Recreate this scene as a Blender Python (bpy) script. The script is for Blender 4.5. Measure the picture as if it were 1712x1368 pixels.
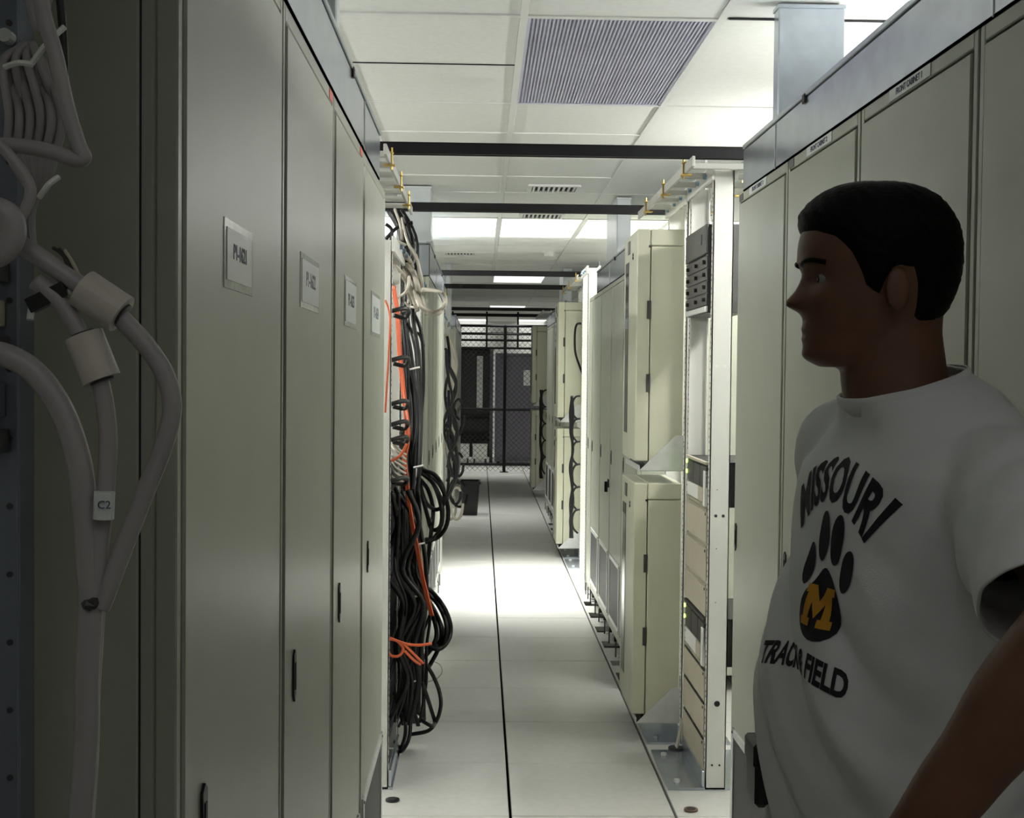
import bpy, bmesh, math, random
from mathutils import Vector, Matrix
from mathutils.bvhtree import BVHTree
random.seed(7)
S = bpy.context.scene
COL = S.collection
PI = math.pi
for o in list(bpy.data.objects): bpy.data.objects.remove(o)

# ------------------------------------------------------------------ camera, world, exposure
RT = Vector((.99961817, -.02560153, .01039565)); UP = Vector((-.00966357, .02855453, .99954552)); FW = Vector((.02588673, .99926433, -.02829622))
FPX = 2045.0; CAMZ = 1.62
cam = bpy.data.cameras.new('camera'); camo = bpy.data.objects.new('camera', cam); COL.objects.link(camo)
cam.sensor_width = 36; cam.lens = 36 * FPX / 1712; cam.clip_start = .02; cam.clip_end = 200
camo.matrix_world = Matrix(((RT.x, UP.x, -FW.x, 0), (RT.y, UP.y, -FW.y, 0), (RT.z, UP.z, -FW.z, CAMZ), (0, 0, 0, 1)))
S.camera = camo
S.view_settings.view_transform = 'Standard'; S.view_settings.look = 'None'
S.view_settings.gamma = 1; S.view_settings.use_curve_mapping = False
S.view_settings.exposure = 0.10
W = bpy.data.worlds.new('world'); S.world = W; W.use_nodes = True
W.node_tree.nodes['Background'].inputs[0].default_value = (.55, .62, .7, 1)
W.node_tree.nodes['Background'].inputs[1].default_value = .02
LAMP = 1.0        # scale of every ceiling lamp


def at(x, y, Y):
    """point at depth Y on the sight line of photo pixel x, y"""
    d = FW + RT * ((x - 856) / FPX) - UP * ((y - 684) / FPX)
    t = Y / d.y
    return Vector((d.x * t, Y, CAMZ + d.z * t))

# ------------------------------------------------------------------ materials
MATS = {}


def mat(name, col, rough=.5, metal=0., var=.06, scale=8., bump=0., bscale=80., emit=None, spec=.5, aniso=None):
    if name in MATS: return MATS[name]
    m = bpy.data.materials.new(name); m.use_nodes = True; nt = m.node_tree
    b = nt.nodes['Principled BSDF']
    b.inputs['Roughness'].default_value = rough; b.inputs['Metallic'].default_value = metal
    b.inputs['Specular IOR Level'].default_value = spec
    tc = nt.nodes.new('ShaderNodeTexCoord')
    n = nt.nodes.new('ShaderNodeTexNoise'); n.inputs['Scale'].default_value = scale; n.inputs['Detail'].default_value = 4
    nt.links.new(tc.outputs['Object'], n.inputs['Vector'])
    r = nt.nodes.new('ShaderNodeValToRGB')
    lo = [c * (1 - var) for c in col]; hi = [min(1, c * (1 + var)) for c in col]
    r.color_ramp.elements[0].position = .3; r.color_ramp.elements[1].position = .7
    r.color_ramp.elements[0].color = (*lo, 1); r.color_ramp.elements[1].color = (*hi, 1)
    nt.links.new(n.outputs['Fac'], r.inputs['Fac']); nt.links.new(r.outputs['Color'], b.inputs['Base Color'])
    if bump:
        n2 = nt.nodes.new('ShaderNodeTexNoise'); n2.inputs['Scale'].default_value = bscale
        nt.links.new(tc.outputs['Object'], n2.inputs['Vector'])
        bp = nt.nodes.new('ShaderNodeBump'); bp.inputs['Strength'].default_value = bump; bp.inputs['Distance'].default_value = .002
        nt.links.new(n2.outputs['Fac'], bp.inputs['Height']); nt.links.new(bp.outputs['Normal'], b.inputs['Normal'])
    if emit:
        b.inputs['Emission Color'].default_value = (*emit[0], 1); b.inputs['Emission Strength'].default_value = emit[1]
    MATS[name] = m
    return m


BEIGE = mat('beige_paint', (.36, .375, .305), .33, var=.03, bump=.08, bscale=260)
BEIGE2 = mat('cream_paint', (.56, .56, .43), .42, var=.03, bump=.06, bscale=260)
SIDE = mat('beige_side_paint', (.42, .42, .35), .5, var=.03)
GALV = mat('galvanised_sheet', (.50, .54, .60), .22, .85, var=.10, scale=14)
GALV2 = mat('pale_galvanised', (.60, .63, .65), .35, .45, var=.06, scale=10)
ALU = mat('aluminium', (.72, .73, .72), .42, .55, var=.06, scale=20)
POST = mat('white_rack_paint', (.68, .68, .64), .42, var=.03)
LADDER = mat('ladder_grey_paint', (.44, .44, .41), .45, var=.05)
BLACK = mat('black_plastic', (.012, .012, .013), .4, var=.2)
BLACKM = mat('black_steel', (.005, .005, .006), .45, .0, var=.15, spec=.25)
DARK = mat('dark_gear', (.045, .042, .042), .45, var=.15)
CORD = mat('black_cord', (.006, .006, .007), .42, var=.2, spec=.3)
CORD2 = mat('dark_grey_cord', (.022, .022, .022), .5, var=.2)
ORANGE = mat('orange_fibre', (.55, .10, .032), .4, var=.08)
GREYC = mat('grey_cable', (.46, .43, .36), .5, var=.1)
GREYF = mat('mauve_grey_cable', (.36, .33, .33), .42, var=.08)
WHITEP = mat('white_plastic', (.78, .78, .74), .45, var=.03)
PAPER = mat('label_paper', (.70, .73, .71), .35, var=.03)
PLAST = mat('clear_sleeve', (.55, .58, .52), .14, var=.15, scale=60)
INK = mat('ink', (.03, .04, .09), .6, var=.1)
REDST = mat('red_sticker', (.62, .10, .07), .5, var=.1)
GRILLE = mat('dark_mesh', (.050, .048, .052), .55, .3, var=.25, scale=160)
GOLD = mat('yellow_zinc', (.52, .36, .10), .35, .8, var=.15)
BLUEB = mat('blue_zinc_bolt', (.18, .27, .36), .3, .8)
TILEF = mat('floor_laminate', (.50, .50, .47), .33, var=.04, scale=30, bump=.03, bscale=300)
VOID = mat('underfloor_dark', (.012, .012, .013), .9, var=.2)
CEIL = mat('ceiling_tile_white', (.74, .75, .71), .85, var=.03, scale=40, bump=.15, bscale=400)
TBAR = mat('ceiling_tbar', (.70, .71, .68), .5, var=.02)
EGG = mat('eggcrate_grey', (.54, .54, .65), .45, .2, var=.05)
WALL = mat('wall_paint', (.72, .73, .70), .7, var=.03)
LENS = mat('lamp_lens', (.9, .9, .9), .5, var=.01, emit=((1., 1., .97), .95 * LAMP))
TUBE = mat('fluorescent_tube', (.9, .9, .9), .5, var=.01, emit=((1., 1., .965), 125. * LAMP))
LED = mat('green_led', (.1, .5, .1), .4, emit=((.55, 1., .1), 6.))
MAUVE = mat('mauve_grey_paint', (.15, .14, .17), .45, var=.05)
GLASS = mat('dark_window_strip', (.05, .06, .065), .12, .2, var=.3, scale=10)
TAN = mat('tan_panel', (.47, .43, .33), .5, var=.05)
GREENB = mat('green_wire', (.05, .28, .16), .5)
BLUEGR = mat('blue_grey_steel', (.21, .23, .28), .35, .6, var=.12)
SKIN = mat('skin', (.15, .062, .034), .5, var=.10, scale=30, bump=.1, bscale=500)
HAIR = mat('hair', (.003, .0026, .0026), .55, spec=.12, var=.3, scale=120, bump=.5, bscale=220)
SHIRT = mat('white_cotton', (.80, .80, .81), .9, var=.03, bump=.25, bscale=700)
PRINTB = mat('print_black', (.015, .014, .02), .8, var=.2)
PRINTY = mat('print_gold', (.62, .29, .02), .8, var=.1)
TROUS = mat('dark_trousers', (.02, .022, .03), .85, var=.2, bump=.2)
EYEW = mat('eye_white', (.3, .28, .26), .3)
EYED = mat('eye_dark', (.02, .012, .01), .2)

# ------------------------------------------------------------------ mesh helpers


class MB:
    def __init__(s): s.v = []; s.f = []
    def add(s, vs, fs):
        k = len(s.v); s.v += [tuple(p) for p in vs]; s.f += [tuple(i + k for i in q) for q in fs]; return s
    def box(s, x0, x1, y0, y1, z0, z1, c=0):
        if c:
            c = min(c, abs(x1 - x0) * .45, abs(y1 - y0) * .45, abs(z1 - z0) * .45)
            bm = bmesh.new()
            vs = [bm.verts.new(p) for p in [(x, y, z) for z in (z0, z1) for y in (y0, y1) for x in (x0, x1)]]
            for q in ((0, 2, 3, 1), (4, 5, 7, 6), (0, 1, 5, 4), (2, 6, 7, 3), (0, 4, 6, 2), (1, 3, 7, 5)): bm.faces.new([vs[i] for i in q])
            bmesh.ops.bevel(bm, geom=bm.edges[:], offset=c, segments=1, affect='EDGES')
            bm.verts.index_update()
            s.add([v.co[:] for v in bm.verts], [[v.index for v in f.verts] for f in bm.faces]); bm.free(); return s
        vs = [(x, y, z) for z in (z0, z1) for y in (y0, y1) for x in (x0, x1)]
        return s.add(vs, ((0, 2, 3, 1), (4, 5, 7, 6), (0, 1, 5, 4), (2, 6, 7, 3), (0, 4, 6, 2), (1, 3, 7, 5)))
    def tube(s, pts, r, n=7, smooth=4, r2=None, cap=True):
        P = catmull([Vector(p) for p in pts], smooth) if smooth and len(pts) > 2 else [Vector(p) for p in pts]
        k0 = len(s.v); N = len(P); t0 = (P[1] - P[0]).normalized()
        a = t0.orthogonal().normalized()
        for i, p in enumerate(P):
            t = (P[min(i + 1, N - 1)] - P[max(i - 1, 0)])
            if t.length < 1e-9: t = t0
            t.normalize(); a = (a - t * a.dot(t))
            if a.length < 1e-6: a = t.orthogonal()
            a.normalize(); b = t.cross(a); t0 = t
            rr = r if r2 is None else r + (r2 - r) * i / (N - 1)
            for j in range(n):
                w = 2 * PI * j / n; s.v.append(tuple(p + a * (rr * math.cos(w)) + b * (rr * math.sin(w))))
        for i in range(N - 1):
            for j in range(n):
                j2 = (j + 1) % n; s.f.append((k0 + i * n + j, k0 + i * n + j2, k0 + (i + 1) * n + j2, k0 + (i + 1) * n + j))
        if cap:
            s.f.append(tuple(k0 + j for j in range(n))[::-1]); s.f.append(tuple(k0 + (N - 1) * n + j for j in range(n)))
        return s
    def prism(s, poly, axis, a, b):
        """extrude a 2-D polygon along axis ('x','y','z') from a to b"""
        def mk(u, v, w):
            return {'x': (w, u, v), 'y': (u, w, v), 'z': (u, v, w)}[axis]
        n = len(poly); vs = [mk(u, v, a) for u, v in poly] + [mk(u, v, b) for u, v in poly]
        fs = [tuple(range(n))[::-1], tuple(range(n, 2 * n))] + [(i, (i + 1) % n, n + (i + 1) % n, n + i) for i in range(n)]
        return s.add(vs, fs)
    def disc(s, c, r, axis, t, n=14):
        c = Vector(c); poly = [(r * math.cos(2 * PI * i / n), r * math.sin(2 * PI * i / n)) for i in range(n)]
        m = MB().prism(poly, axis, 0, t)
        return s.add([Vector(v) + c for v in m.v], m.f)
    def loft(s, rings, cap=True):
        n = len(rings[0]); k = len(s.v)
        for r in rings: s.v += [tuple(p) for p in r]
        for i in range(len(rings) - 1):
            for j in range(n):
                j2 = (j + 1) % n; s.f.append((k + i * n + j, k + i * n + j2, k + (i + 1) * n + j2, k + (i + 1) * n + j))
        if cap:
            s.f.append(tuple(k + j for j in range(n))[::-1]); s.f.append(tuple(k + (len(rings) - 1) * n + j for j in range(n)))
        return s
    def mesh(s, name, m, smooth=False):
        me = bpy.data.meshes.new(name); me.from_pydata(s.v, [], s.f)
        bm = bmesh.new(); bm.from_mesh(me); bmesh.ops.recalc_face_normals(bm, faces=bm.faces[:]); bm.to_mesh(me); bm.free()
        if m: me.materials.append(m)
        if smooth:
            for p in me.polygons: p.use_smooth = True
        return me
    def build(s, name, m, parent=None, smooth=False, loc=None):
        return link(name, s.mesh(name, m, smooth), parent, loc)


def catmull(P, k):
    out = []
    for i in range(len(P) - 1):
        p0 = P[max(i - 1, 0)]; p1 = P[i]; p2 = P[i + 1]; p3 = P[min(i + 2, len(P) - 1)]
        for j in range(k):
            t = j / k
            out.append(.5 * ((2 * p1) + (p2 - p0) * t + (2 * p0 - 5 * p1 + 4 * p2 - p3) * t * t + (3 * p1 - p0 - 3 * p2 + p3) * t ** 3))
    out.append(P[-1].copy()); return out


def link(name, me, parent=None, loc=None):
    o = bpy.data.objects.new(name, me); COL.objects.link(o)
    if parent: o.parent = parent
    if loc: o.location = loc
    return o


def tag(o, label, cat, group=None):
    o['label'] = label; o['category'] = cat
    if group: o['group'] = group
    return o


def thing(name, label, cat, loc=(0, 0, 0), rz=0, group=None):
    o = bpy.data.objects.new(name, None); COL.objects.link(o); o.location = loc; o.rotation_euler = (0, 0, rz)
    o.empty_display_size = .1
    return tag(o, label, cat, group)


def struct(o): o['kind'] = 'structure'; return o
def bx(*a): return MB().box(*a)


def text_mesh(txt, size, m, extrude=.0004, offset=0., name='lettering', space=1.):
    cu = bpy.data.curves.new('t', 'FONT'); cu.body = txt; cu.size = size; cu.extrude = extrude; cu.offset = offset
    cu.space_character = space; cu.align_x = 'CENTER'; cu.align_y = 'CENTER'; cu.resolution_u = 3
    o = bpy.data.objects.new('t', cu); COL.objects.link(o)
    dg = bpy.context.evaluated_depsgraph_get()
    me = bpy.data.meshes.new_from_object(o.evaluated_get(dg)); bpy.data.objects.remove(o); bpy.data.curves.remove(cu)
    me.name = name; me.materials.clear(); me.materials.append(m)
    return me

# ------------------------------------------------------------------ room shell
TL = .6096; FX0 = .125; FY0 = 4.441; CZ = 2.7255; CX0 = .123; CY0 = 3.79; CR = 1.2192
YB, YF, XLW, XRW = -3.6, 25.6, -2.7, 3.0

floor = struct(bx(XLW, XRW, YB, YF, -.34, -.30).build('floor', VOID))
tile_me = bx(.0055, TL - .0055, .0018, TL - .0018, -.03, 0, .0015).mesh('floor_tile', TILEF)
HOLES = [6.52, 6.86, 7.30, 7.74, 8.20, 8.62, 11.95, 12.4, 12.8, 13.2]
for i in range(-5, 5):
    for j in range(-13, 35):
        x = FX0 + i * TL; y = FY0 + j * TL
        if i < -3 or i > 2: continue
        if (i < -1 or i > 1) and (y < 3 or j > 12): continue
        hs = [h for h in HOLES if y < h < y + TL] if i == 1 else []
        if hs:      # tile with a real cable cut-out along the cabinet front
            m = MB(); ya = y + .0018
            h0, h1 = .016, .17
            m.box(.003, h0, .0018, TL - .0018, -.03, 0); m.box(h1, TL - .003, .0018, TL - .0018, -.03, 0)
            for h in hs:
                m.box(h0, h1, ya - y, h - .09 - y, -.03, 0); ya = h + .09
            if ya < y + TL - .01: m.box(h0, h1, ya - y, TL - .0018, -.03, 0)
            o = m.build('floor_tile', TILEF, floor)
        else: o = link('floor_tile', tile_me, floor)
        o.location = (x, y, random.uniform(-.0012, .0006))
o = bx(XLW, FX0 - 3 * TL, YB, YF, -.04, -.002).build('floor_border', TILEF, floor)
o = bx(FX0 + 3 * TL, XRW, YB, YF, -.04, -.002).build('floor_border', TILEF, floor)
bx(FX0 - 3 * TL, FX0 - TL - .004, FY0 + 13 * TL, YF, -.04, -.002).build('floor_border', TILEF, floor)
bx(FX0 + 2 * TL + .004, FX0 + 3 * TL, FY0 + 13 * TL, YF, -.04, -.002).build('floor_border', TILEF, floor)
for nm, a in (('wall_left', (XLW - .1, XLW, YB, YF, -.3, 3)), ('wall_right', (XRW, XRW + .1, YB, YF, -.3, 3)),
              ('wall_back', (XLW, XRW, YB - .1, YB, -.3, 3)), ('wall_front', (XLW, XRW, YF, YF + .1, -.3, 3))):
    struct(bx(*a).build(nm, WALL))

# ceiling: slab above, T-bars, tiles, lit troffers
ceiling = struct(bx(XLW, XRW, YB, YF, CZ + .20, CZ + .26).build('ceiling', VOID))
NI0, NI1, NJ0, NJ1 = -5, 5, -6, 18
LIT = [(i, j) for j in (4, 8, 9, 13, 17) for i in range(NI0, NI1) if not (j in (8, 13) and i in (-5,))]
LIT = [(-1, -4), (1, -4)] + [(i, j) for i, j in LIT if (j == 4) or (j == 8 and i % 2 == 0) or (j == 13 and i % 2 == 0) or (j == 17 and i % 2)]  # the dim pair behind the viewer is added fill for camera-facing surfaces
def colx(i): return CX0 + i * TL
ct2 = bx(.012, TL - .012, .012, CR - .012, CZ - .004, CZ + .012, .003).mesh('ceiling_tile', CEIL)
ct1 = bx(.012, TL - .012, .012, CR / 2 - .012, CZ - .004, CZ + .012, .003).mesh('ceiling_tile', CEIL)
VENTS = {(0, 2): (.42, 7.23), (0, 3): (.41, 8.46), (-1, 6): (-.2, 11.2)}
for i in range(NI0, NI1):
    for j in range(NJ0, NJ1):
        x, y = colx(i), CY0 + j * CR
        if (i, j) in LIT or (i, j) == (0, 0): continue
        if i in (-1, 0) and j in (0, 1, 2, 5, 6):
            for k in (0, 1):
                o = link('ceiling_tile', ct1, ceiling, (x, y + k * CR / 2, random.uniform(0, .002)))
        else: link('ceiling_tile', ct2, ceiling, (x, y, random.uniform(0, .002)))
lb = bx(-.012, .012, CY0 + NJ0 * CR, CY0 + NJ1 * CR, CZ - .008, CZ + .03).mesh('grid_bar', TBAR)
for i in range(NI0, NI1 + 1): link('grid_bar', lb, ceiling, (colx(i), 0, 0))
cb = bx(colx(NI0), colx(NI1), -.012, .012, CZ - .0075, CZ + .03).mesh('grid_bar', TBAR)
for j in range(NJ0, NJ1 + 1): link('grid_bar', cb, ceiling, (0, CY0 + j * CR, 0))
hb = bx(.012, TL - .012, -.010, .010, CZ - .007, CZ + .02).mesh('grid_bar', TBAR)
for i in (-1, 0):
    for j in (0, 1, 2, 5, 6):
        if (i, j) != (0, 0): link('grid_bar', hb, ceiling, (colx(i), CY0 + (j + .5) * CR, 0))
# dark slot where one tile is missing its edge
bx(colx(-1) + .02, colx(0) - .013, CY0 + .5 * CR - .016, CY0 + .5 * CR - .0105, CZ - .0065, CZ - .003).build('tile_gap', VOID, ceiling)
bx(colx(1) + .02, colx(2) - .013, CY0 - .022, CY0 - .012, CZ - .0085, CZ - .004).build('tile_gap', VOID, ceiling)

LROW = {-4: 'unseen fill added behind the viewer', 4: 'above the bright floor patch', 8: 'between the black beams', 13: 'before the chain link fence', 17: 'behind the chain link fence'}
lens_me = bx(-TL / 2 + .018, TL / 2 - .018, -CR / 2 + .018, CR / 2 - .018, CZ + .000, CZ + .006).mesh('lens', LENS)
hou_me = MB().box(-TL / 2 + .013, TL / 2 - .013, -CR / 2 + .013, CR / 2 - .013, CZ + .008, CZ + .09).mesh('housing', TBAR)
fr = MB()
for sx in (-1, 1): fr.box(sx * (TL / 2 - .013) - .006, sx * (TL / 2 - .013) + .006, -CR / 2 + .012, CR / 2 - .012, CZ - .005, CZ + .008)
for sy in (-1, 1): fr.box(-TL / 2 + .012, TL / 2 - .012, sy * (CR / 2 - .013) - .006, sy * (CR / 2 - .013) + .006, CZ - .005, CZ + .008)
fr_me = fr.mesh('frame', TBAR)
LPOW = {-4: .75, 4: 26, 8: 8, 13: 10, 17: 6}; LSPR = {-4: 150, 4: 62, 8: 80, 13: 70, 17: 90}
for i, j in LIT:
    x, y = colx(i) + TL / 2, CY0 + (j + .5) * CR
    o_ = ['first', 'second', 'third', 'fourth', 'fifth', 'sixth', 'seventh', 'eighth', 'ninth', 'tenth'][sorted(a for a, b in LIT if b == j).index(i)]
    t = thing('ceiling_light', o_ + ' lit ceiling panel from the left, ' + LROW[j], 'ceiling light', (x, y, 0), 0, 'ceiling lights ' + LROW[j])
    link('lens', lens_me, t); link('housing', hou_me, t); link('frame', fr_me, t)
    la = bpy.data.lights.new('lamp', 'AREA'); la.shape = 'RECTANGLE'; la.size = TL - .06; la.size_y = CR - .06
    la.energy = LPOW[j] * LAMP; la.color = (1, 1, .965); la.spread = math.radians(LSPR[j])
    lo = bpy.data.objects.new('lamp', la); COL.objects.link(lo); lo.parent = t; lo.location = (0, 0, CZ - .012)


def strip_light(x, y0, y1, z, label):
    t = thing('strip_light', label, 'ceiling light', (x, (y0 + y1) / 2, z), 0, None)
    L = (y1 - y0) / 2
    MB().prism([(-.10, .03), (.10, .03), (.05, .075), (-.05, .075)], 'y', -L, L).build('housing', WHITEP, t)
    for s in (-1, 1):
        MB().tube([(s * .055, -L + .02, 0), (s * .055, L - .02, 0)], .016, 10, 0).build('tube', TUBE, t, True)
        for e in (-1, 1): bx(s * .055 - .02, s * .055 + .02, e * (L - .02) - .02, e * (L - .02) + .02, -.02, .035).build('lamp_holder', WHITEP, t)
    for e in (-1, 1): MB().tube([(0, e * L * .7, .07), (0, e * L * .7, CZ - z)], .003, 6, 0).build('hanger', ALU, t)
strip_light(1.62, 3.0, 4.25, 2.50, 'hanging twin tube light above the right cabinet row')
strip_light(1.62, 4.7, 5.95, 2.50, 'hanging twin tube light above the right ladder rack')
strip_light(-1.75, 2.9, 3.9, 2.50, 'added unseen twin tube fill light behind the near left cabinets')  # extra lamp added out of view to brighten the left ceiling
strip_light(-1.75, 4.6, 5.85, 2.50, 'hanging twin tube light behind the left open racks')

# return air grille of the ceiling (egg crate) above the aisle
t = thing('return_air_grille', 'mauve grey egg-crate return air grille set in the ceiling', 'air grille', (colx(0) + TL / 2, CY0 + CR / 2, CZ))
m = MB(); w, l = TL / 2 - .014, CR / 2 - .014
for s in (-1, 1):
    m.box(s * w - .006, s * w + .006, -l, l, -.006, .012); m.box(-w, w, s * l - .006, s * l + .006, -.006, .012)
m.build('frame', EGG, t)
m = MB(); k = 46
for a in range(k):
    x = -w + 2 * w * (a + .5) / k; m.box(x - .0028, x + .0028, -l, l, -.003, .009)
o = m.build('long_blades', EGG, t); o['kind'] = 'stuff'
m = MB(); k = 100
for a in range(k):
    y = -l + 2 * l * (a + .5) / k; m.box(-w, w, y - .0018, y + .0018, -.001, .009)
o = m.build('cross_blades', EGG, t); o['kind'] = 'stuff'
bx(-w, w, -l, l, .010, .014).build('plenum', mat('plenum_grey', (.44, .44, .54), .7), t)

for (i, j), (x, y) in VENTS.items():
    lab = {(0, 2): 'slotted ceiling air vent nearest the aisle beams', (0, 3): 'slotted ceiling air vent just behind the second beam', (-1, 6): 'small ceiling vent above the left far cabinets'}[(i, j)]
    t = thing('air_vent', lab, 'air vent', (x, y, CZ - .004), 0, 'ceiling air vents')
    m = MB()
    for s in (-1, 1):
        m.box(-.15, .15, s * .115 - .015, s * .115 + .015, -.012, 0); m.box(s * .142 - .012, s * .142 + .012, -.1, .1, -.012, 0)
    m.build('frame', TBAR, t); bx(-.13, .13, -.1, .1, -.003, 0).build('dark_back', VOID, t)
    for a in range(9): bx(-.118 + a * .0295 - .006, -.118 + a * .0295 + .006, -.1, .1, -.011, -.003).build('slat', TBAR, t)
for x, y, lab in ((.60, 11.0, 'round white smoke detector on ceiling past the third beam'), (.42, 15.2, 'small round smoke detector on ceiling near the far beams')):
    t = thing('smoke_detector', lab, 'detector', (x, y, CZ - .004))
    MB().disc((0, 0, -.012), .06, 'z', .012, 20).build('base', WHITEP, t); MB().disc((0, 0, -.04), .042, 'z', .028, 20).build('sensor_dome', WHITEP, t)

# ------------------------------------------------------------------ cabinets


def cabinet(face, y0, y1, left, label, tagtxt=None, handle_off=.1, sticker=None, plate=None, pouch=None, dep=.9, gridz=(.06, .50), feet=False, latch=False, group=None, side=False):
    w = y1 - y0; h = w / 2 - .004
    t = thing('server_cabinet', label, 'cabinet', (face, (y0 + y1) / 2, 0), 0 if left else PI, group)
    zb = .085 if feet else 0.
    bx(-dep, -.022, -h, h, zb, 2.187, .004).build('body', BEIGE, t)
    if side: bx(-dep + .02, -.038, -h - .004, -h + .001, .05, 2.15, .002).build('side_panel', BEIGE, t); bx(-.0385, -.0360, -h - .0008, -h + .001, .0, 2.187).build('side_seam', BLACK, t)
    for s in (-1, 1): bx(-.022, 0, s * (h - .009) - .009, s * (h - .009) + .009, zb, 2.187, .002).build('stile', BEIGE, t)
    bx(-.022, .0, -h + .018, h - .018, 2.160, 2.187, .002).build('top_rail', BEIGE, t)
    bx(-.022, -.002, -h + .018, h - .018, zb, zb + .045, .002).build('plinth', BEIGE, t)
    d = bx(-.018, .003, -h + .0225, h - .0225, zb + .05, 2.1545, .003).build('door', BEIGE, t)
    yl = -h + handle_off
    hd = MB().prism([(yl - .011, 1.092), (yl, 1.080), (yl + .011, 1.092), (yl + .011, 1.158), (yl, 1.166), (yl - .011, 1.158)], 'x', .003, .0065).build('handle', BLACK, d)
    bx(.0064, .0078, yl - .005, yl + .005, 1.10, 1.145, .0005).build('lever', BLACKM, hd)
    if gridz:
        g = MB(); a, b = gridz; q = h - .06
        for s in (-1, 1): g.box(.002, .009, s * q - .013, s * q + .013, a, b, .001)
        g.box(.002, .009, -q, q, b - .026, b, .001); g.box(.002, .009, -q, q, a, a + .026, .001)
        go = g.build('grille_frame', ALU, d); bx(.002, .005, -q + .013, q - .013, a + .026, b - .026).build('grille_mesh', GRILLE, go)
        for s in (-1, 1):
            for zz in (a + .013, b - .013): MB().disc((.009, s * q, zz), .004, 'x', .002, 8).build('screw', DARK, go)
    if latch:
        bx(.003, .012, h - .075, h - .03, .93, .98, .002).build('latch', BLACK, d); bx(.01, .03, h - .06, h - .05, .90, .965, .002).build('latch_lever', BLACKM, d)
    if sticker:
        ys, mm = sticker; bx(0, .0012, ys - .025, ys + .025, 2.163, 2.184).build('sticker', mm, t)
    if plate:
        ya, yb, tx = plate
        p = bx(0, .0015, ya, yb, 2.163, 2.1855).build('nameplate', PAPER, t)
        me = text_mesh(tx, .017, INK, .0003, .0003); me.transform(Matrix(((0, 0, 1, .0018), (1, 0, 0, (ya + yb) / 2), (0, 1, 0, 2.1743), (0, 0, 0, 1))))
        link('lettering', me, p)
    if tagtxt is not None:
        ya, yb, za, zb = pouch
        sl = bx(.003, .0042, ya - .012, yb + .012, za - .006, zb + .006).build('label_sleeve', PLAST, d)
        p = bx(.0042, .0052, ya, yb, za + .004, zb - .004).build('paper_tag', PAPER, sl)
        if tagtxt:
            sz = (yb - ya) / max(3.2, len(tagtxt) * .85)
            me = text_mesh(tagtxt, sz, INK, .0002, .0004); me.transform(Matrix(((0, 0, 1, .0055), (1, 0, 0, (ya + yb) / 2), (0, 1, 0, (za + zb) / 2 + .004), (0, 0, 0, 1))))
            link('lettering', me, p)
    if feet:
        for s in (-.62, .55):
            for xx in (-.03, -dep + .06):
                f = MB().tube([(xx, s * h, .005), (xx, s * h, .09)], .009, 8, 0).build('levelling_bolt', BLACKM, t)
                bx(xx - .03, xx + .03, s * h - .02, s * h + .02, .0, .010, .002).build('foot_plate', ALU, f)
            f = bx(.004, .012, s * h - .003, s * h + .003, .0, .088, .001).build('floor_clip', DARK, t)
    return t


XL, XR = -.305, .80
LS = [1.235, 1.880, 2.515, 3.140, 3.86]
def rel(y, k, L=LS): return y - (L[k] + L[k + 1]) / 2
cabinet(XL, LS[0], LS[1], 1, 'grey-beige server cabinet with lettered paper tag, nearest in the left row', 'P1-1621', .105, pouch=(rel(1.455, 0), rel(1.61, 0), 1.725, 1.795), side=True)
cabinet(XL, LS[1], LS[2], 1, 'grey-beige server cabinet with crumpled clear label sleeve, second in the left row', 'P1-1622', .115, (rel(2.47, 1), REDST), pouch=(rel(2.06, 1), rel(2.27, 1), 1.735, 1.815))
cabinet(XL, LS[2], LS[3], 1, 'grey-beige server cabinet with red marked label, third in the left row', 'P1-1623', .12, (rel(3.09, 2), REDST), pouch=(rel(2.72, 2), rel(2.95, 2), 1.73, 1.83))
cabinet(XL, LS[3], LS[4], 1, 'grey-beige server cabinet beside the tangled cable racks, last in the left row', 'P1-1624', .16, pouch=(rel(3.37, 3), rel(3.64, 3), 1.73, 1.84))
RS = [1.36, 1.971, 2.587, 3.20, 3.812]
def relr(y, k): return -(y - (RS[k] + RS[k + 1]) / 2)
for k, (lab, pl, st) in enumerate((('shaded beige server cabinet at the right picture edge behind the man', None, None),
        ('beige server cabinet with long white nameplate behind the man', (2.404, 2.184, 'FRONT CABINET 1'), None),
        ('beige server cabinet with nameplate, behind the face of the man', (3.015, 2.80, 'FRONT CABINET 2'), (3.165, DARK)),
        ('beige server cabinet with nameplate beside the white open rack', (3.66, 3.44, 'FRONT CABINET 3'), (3.775, DARK)))):
    cabinet(XR, RS[k], RS[k + 1], 0, lab, None, .045, (relr(st[0], k), st[1]) if st else None, (relr(pl[0], k), relr(pl[1], k), pl[2]) if pl else None, gridz=(.06, .53))

# second and third cabinet groups
L2 = [7.15, 7.72, 8.30, 8.88, 9.46, 10.05]
for k in range(5):
    cabinet(XL, L2[k], L2[k + 1], 1, ['beige server cabinet beyond the left cable racks, side panel showing', 'beige server cabinet in the left middle group, second', 'beige server cabinet in the left middle group, centre', 'beige server cabinet in the left middle group, fourth', 'beige server cabinet at the far end of the left middle group, by the bright floor'][k], None, .07, group='left middle cabinets', side=(k == 0), gridz=(.15, .5) if k < 4 else None, feet=(k == 3))
R2 = [6.20, 6.83, 7.46, 8.10, 8.72, 9.05]
for k in range(5):
    cabinet(XR, R2[k], R2[k + 1], 0, ['beige server cabinet directly behind the two bracket-mounted cream units', 'beige server cabinet with black swing latch and wide bottom grille', 'beige server cabinet above the floor cable cut-outs, third from the cream units', 'beige server cabinet with pale lower grille near the bright floor', 'narrow cream cabinet at the far end of the right middle group'][k], None, .07, group='right middle cabinets', gridz=(.15, .54) if k < 4 else None, feet=True, latch=(k == 2), dep=.85)
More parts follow.
